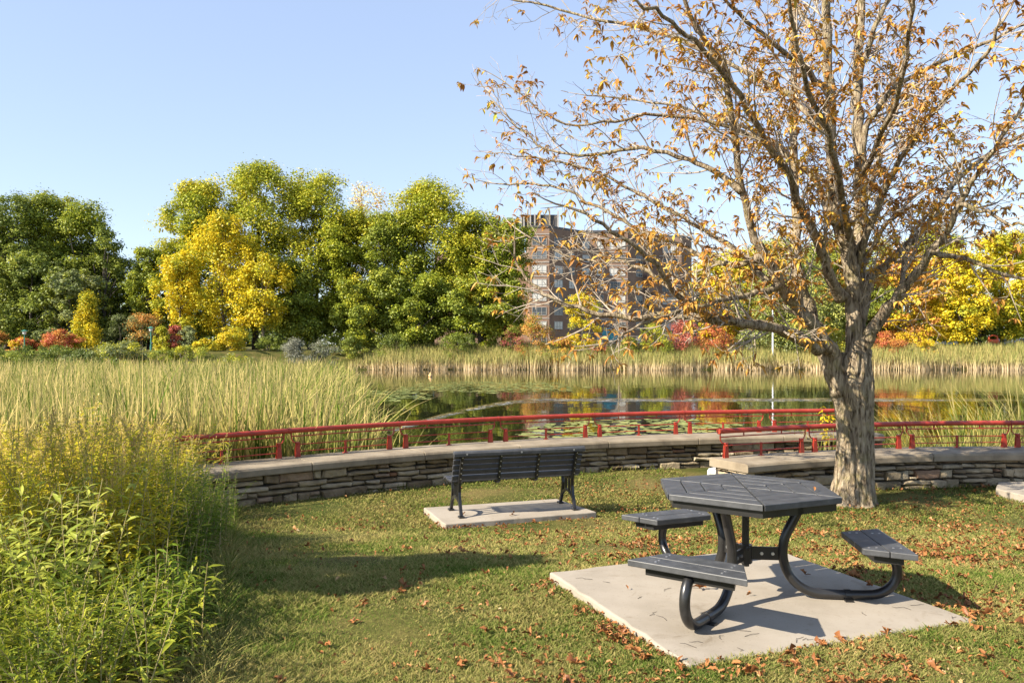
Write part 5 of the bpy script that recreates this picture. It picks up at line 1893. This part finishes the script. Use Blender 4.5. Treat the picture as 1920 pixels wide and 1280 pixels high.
    for k in range(9):
        z = rows[0] - 2.8 * k + 1.35 - Z0
        m = MB()
        for (a, b) in ((P[3], P[4]), (P[5], P[6]), (P[7], P[8])):
            m.box(((a[0] + b[0]) / 2 - off.x, a[1] - off.y - 0.02, z), (b[0] - a[0] - 0.02, 0.08, 0.16))
        m.build('string_course', frame_m, root)
    tag(root, 'brown brick apartment block with a dark finned rooftop box', 'building')


building()

# ------------------------------------------------------------------ small things across the pond
def lamp_post(px, top, Y, col, label, kind):
    X = wx(px, Y); z0 = float(ground_z(X, Y)); H = wz(top, Y) - z0
    root = empty('lamp_post', (X, Y, z0))
    m = MB()
    if kind == 'tall':
        m.tube([(0, 0, -0.3), (0, 0, 0.8), (0, 0, H)], [0.11, 0.1, 0.07], 10)
        m.build('pole', col, root)
        m = MB(); m.tube([(0, 0, H - 0.05), (0.5, 0, H + 0.06), (0.9, 0, H + 0.06)], 0.035, 6); m.build('arm', col, root)
        m = MB(); m.box((1.05, 0, H + 0.06), (0.55, 0.22, 0.10)); m.build('lamp_head', col, root, bevel=0.03)
    else:
        m.tube([(0, 0, -0.3), (0, 0, 0.5), (0, 0, 0.52), (0, 0, H - 0.45)], [0.10, 0.10, 0.06, 0.05], 10)
        m.build('pole', col, root)
        m = MB(); m.tube([(0, 0, H - 0.45), (0, 0, H - 0.38), (0, 0, H - 0.1)], [0.07, 0.16, 0.2], 10); m.build('lantern', M['lantern'], root)
        m = MB(); m.tube([(0, 0, H - 0.1), (0, 0, H - 0.08), (0, 0, H + 0.05)], [0.32, 0.34, 0.05], 12); m.build('cap', col, root)
    tag(root, label, 'lamp post')


M['lantern'] = solid('milky_glass', [(0.3, (0.5, 0.52, 0.5)), (0.7, (0.6, 0.62, 0.6))], 1, 0.3)
M['green_paint'] = solid('green_paint', [(0.3, (0.03, 0.16, 0.12)), (0.7, (0.05, 0.22, 0.17))], 2, 0.5)
M['white_paint'] = solid('white_paint', [(0.3, (0.6, 0.62, 0.64)), (0.7, (0.7, 0.72, 0.74))], 1, 0.45)
lamp_post(46, 619, 83, M['green_paint'], 'green lamp post beside the small red bush at far left', 'park')
lamp_post(283, 613, 81.5, M['green_paint'], 'green lamp post below the flat topped russet shrub', 'park')
lamp_post(1449, 553, 89, M['white_paint'], 'tall white lamp post standing among the reeds left of the trunk', 'tall')


def parasol():
    Y = 93.0
    X = wx(1144, Y); z0 = float(ground_z(X, Y))
    root = empty('tilted_parasol', (X, Y, z0))
    zc = wz(628, Y) - z0
    m = MB(); m.tube([(0, 0, -0.2), (0, 0, zc)], 0.03, 8); m.build('pole', M['white_paint'], root)
    c = MB()
    n = 8
    Mt = Matrix.Translation((0, 0, zc)) @ Matrix.Rotation(math.radians(58), 4, 'X') @ Matrix.Rotation(math.radians(15), 4, 'Y')
    vs = [Mt @ Vector((0, 0, 0.30))]
    for k in range(n):
        a = 2 * math.pi * k / n
        vs.append(Mt @ Vector((0.95 * math.cos(a), 0.95 * math.sin(a), 0)))
    for k in range(n):
        a = 2 * math.pi * k / n
        vs.append(Mt @ Vector((0.95 * math.cos(a), 0.95 * math.sin(a), -0.10)))
    fs = [(0, 1 + k, 1 + (k + 1) % n) for k in range(n)] + [(1 + k, 1 + n + k, 1 + n + (k + 1) % n, 1 + (k + 1) % n) for k in range(n)]
    c.add(vs, fs)
    teal = solid('teal_canvas', [(0.3, (0.035, 0.20, 0.25)), (0.7, (0.05, 0.26, 0.31))], 2, 0.7)
    c.build('canopy', teal, root)
    tag(root, 'tilted teal parasol in front of the brick building', 'parasol')


parasol()


def bare_sapling(px, top, Y, label, seed):
    r = random.Random(seed)
    X = wx(px, Y); z0 = float(ground_z(X, Y)); H = wz(top, Y) - z0
    root = empty('bare_sapling', (X, Y, z0))
    m = MB()
    m.tube([(0, 0, -0.2), (0.03, 0, H * 0.4), (0, 0.05, H * 0.8)], [0.10, 0.075, 0.03], 7)
    m.build('trunk', M['bark'], root)
    t = MB()
    for k in range(34):
        z = H * r.uniform(0.35, 0.8); a = r.uniform(0, 6.28); l = H * r.uniform(0.12, 0.28)
        p = Vector((0, 0, z)); d = Vector((math.cos(a), math.sin(a), r.uniform(0.3, 1.0))).normalized()
        q = p + d * l * 0.5 + Vector((0, 0, 0.1)); e = q + (d + Vector((r.gauss(0, .4), r.gauss(0, .4), .3))).normalized() * l * 0.5
        t.tube([p, q, e], [0.03, 0.02, 0.008], 4, caps=False)
        for _ in range(3):
            t.tube([q.lerp(e, r.random()), q + Vector((r.gauss(0, .4), r.gauss(0, .4), r.uniform(.1, .6)))], [0.012, 0.006], 3, caps=False)
    t.build('twigs', M['twig'], root)
    tag(root, label, 'tree')


bare_sapling(1160, 555, 88.5, 'leafless grey sapling just right of the teal parasol', 3)


def parked_car(px, Y, col, label, rz):
    X = wx(px, Y); z0 = float(ground_z(X, Y))
    root = empty('parked_car', (X, Y, z0), rz)
    prof = [(-2.2, 0.35), (-2.25, 0.75), (-1.9, 0.95), (-1.2, 1.0), (-0.6, 1.42), (0.8, 1.45), (1.5, 1.02), (2.15, 0.9), (2.25, 0.6), (2.2, 0.35)]
    m = MB()
    n = len(prof)
    vs = []
    for y in (-0.85, 0.85):
        for x, z in prof: vs.append((x, y * (0.82 if z > 1.1 else 1), z))
    m.add(vs, [tuple(range(n)), tuple(range(n, 2 * n))[::-1]] + [(i, n + i, n + (i + 1) % n, (i + 1) % n) for i in range(n)])
    m.build('body', col, root, bevel=0.05)
    g = MB()
    for s in (-1, 1):
        vs = [(-1.0, s * 0.86, 1.02), (1.3, s * 0.86, 1.02), (0.72, s * 0.72, 1.38), (-0.55, s * 0.72, 1.38)]
        g = MB(); g.add([Vector(v) + Vector((0, s * 0.02, 0)) for v in vs], [(0, 1, 2, 3) if s < 0 else (3, 2, 1, 0)])
        g.build('side_window', M['black_steel'], root)
    for x in (-1.35, 1.35):
        for s in (-1, 1):
            w = MB(); w.tube([(x, s * 0.74, 0.33), (x, s * 0.9, 0.33)], 0.33, 16); w.build('wheel', M['dark_bark'], root)
    tag(root, label, 'car')


M['silver_paint'] = solid('silver_paint', [(0.3, (0.5, 0.5, 0.52)), (0.7, (0.6, 0.6, 0.62))], 1, 0.3)
M['dark_paint'] = solid('blue_paint', [(0.3, (0.03, 0.05, 0.12)), (0.7, (0.05, 0.07, 0.15))], 1, 0.3)
parked_car(1786, 112, M['white_paint'], 'white parked car under the golden maple', 0.1)
parked_car(1884, 112, M['silver_paint'], 'silver parked car right of the orange play frame', 0.15)
parked_car(1915, 107, M['dark_paint'], 'dark blue parked car at the right edge', 0.2)
m = MB()
m.box((0, 0, 0.3), (11.5, 0.35, 0.6)); m.box((0, -0.01, 0.64), (11.7, 0.5, 0.08))
o = m.build('low_wall', M['coping'], loc=(wx(1760, 97), 97, 1.0)); o.rotation_euler = (0, 0, -0.03)
tag(o, 'long low pale wall in front of the parked white car', 'wall')


def play_frame():
    Y = 94.0
    X = wx(1862, Y); z0 = float(ground_z(X, Y))
    root = empty('play_frame', (X, Y, z0))
    orange = solid('orange_paint', [(0.3, (0.5, 0.07, 0.02)), (0.7, (0.6, 0.11, 0.03))], 1, 0.4)
    for x0, x1 in ((-0.75, -0.45), (0.75, 0.45)):
        m = MB(); m.tube([(x0, -0.5, -0.1), (x1, 0, 1.5), (x0, 0.5, -0.1)], 0.07, 8); m.build('leg', orange, root)
    m = MB(); m.tube([(-0.5, 0, 1.5), (0, 0, 1.66), (0.5, 0, 1.5)], 0.09, 8); m.build('crossbar', orange, root)
    m = MB(); m.box((0, 0, 0.95), (0.95, 0.5, 0.5)); m.build('panel', orange, root, bevel=0.08)
    tag(root, 'small orange red play frame on the far bank at right', 'play frame')


play_frame()


def buoy():
    X, Y = at(807, 706, WATER_Z)
    m = MB()
    m.tube([(0, 0, -0.1), (0, 0, 0.0), (0, 0, 0.14), (0, 0, 0.2), (0, 0, 0.24), (0, 0, 0.34), (0, 0, 0.38)], [0.08, 0.15, 0.17, 0.11, 0.06, 0.05, 0.02], 14)
    o = m.build('buoy', solid('pale_orange_float', [(0.3, (0.55, 0.30, 0.10)), (0.7, (0.62, 0.42, 0.2))], 3, 0.5), loc=(X, Y, WATER_Z), smooth=True)
    tag(o, 'small pale orange buoy floating before the far reeds', 'buoy')


buoy()

# white boulder under the end of the near wall
def boulder():
    r = random.Random(8)
    X, Y = at(1352, 900, -0.5)
    import bmesh
    bm = bmesh.new()
    bmesh.ops.create_icosphere(bm, subdivisions=3, radius=1)
    for v in bm.verts:
        p = v.co
        k = 1 + 0.13 * math.sin(p.x * 4 + 1) * math.sin(p.y * 5) + 0.10 * math.sin(p.z * 6 + p.x * 3)
        v.co = Vector((max(-0.8, min(0.85, p.x * k)) * 0.27, max(-0.8, min(0.8, p.y * k)) * 0.2, max(-0.7, min(0.72, p.z * k)) * 0.19))
    me = bpy.data.meshes.new('boulder'); bm.to_mesh(me); bm.free()
    white = solid('pale_limestone', [(0.3, (0.55, 0.53, 0.48)), (0.7, (0.72, 0.70, 0.65))], 6, 0.9, 0.5, 20, 0.02)
    o = link('boulder', me, white, loc=(X, Y, -0.44))
    tag(o, 'whitish boulder under the left end of the near wall coping', 'boulder')


boulder()


# yellow leaved sprig beside the trunk, behind the railing
def sprig():
    r = random.Random(4)
    X, Y = wx(1557, 13.6), 13.75
    z0 = float(ground_z(X, Y))
    root = empty('leafy_sapling', (X, Y, z0))
    st = MB()
    H = wz(760, Y) - z0
    V, F = [], []
    for k in range(4):
        a = r.uniform(0, 6.28)
        e = Vector((0.12 * math.cos(a), 0.12 * math.sin(a), H * r.uniform(0.8, 1.0)))
        st.tube([(0, 0, -0.1), e * 0.5, e], [0.008, 0.006, 0.003], 5)
        for j in range(16):
            f = r.uniform(0.55, 1.0)
            b = r.uniform(0, 6.28)
            d = Vector((math.cos(b), math.sin(b), r.uniform(-.2, .6))).normalized()
            ln = r.uniform(0.06, 0.10)
            vs = lance_leaves(e * f, d, Vector((r.gauss(0, .3), r.gauss(0, .3), 1)).normalized(), ln, ln * 0.55, 0.5)
            q = len(V)
            V.extend(tuple(v) for v in vs)
            for i in range(3):
                for t in (0, 1): F.append((q + 3 * i + t, q + 3 * i + t + 1, q + 3 * i + t + 4, q + 3 * i + t + 3))
    st.build('stem', M['gr_stem'], root)
    link('foliage', np_mesh('foliage', V, F), M['leaf_gold'], root)
    tag(root, 'yellow leaved sapling peeping out left of the big trunk', 'plant')


sprig()
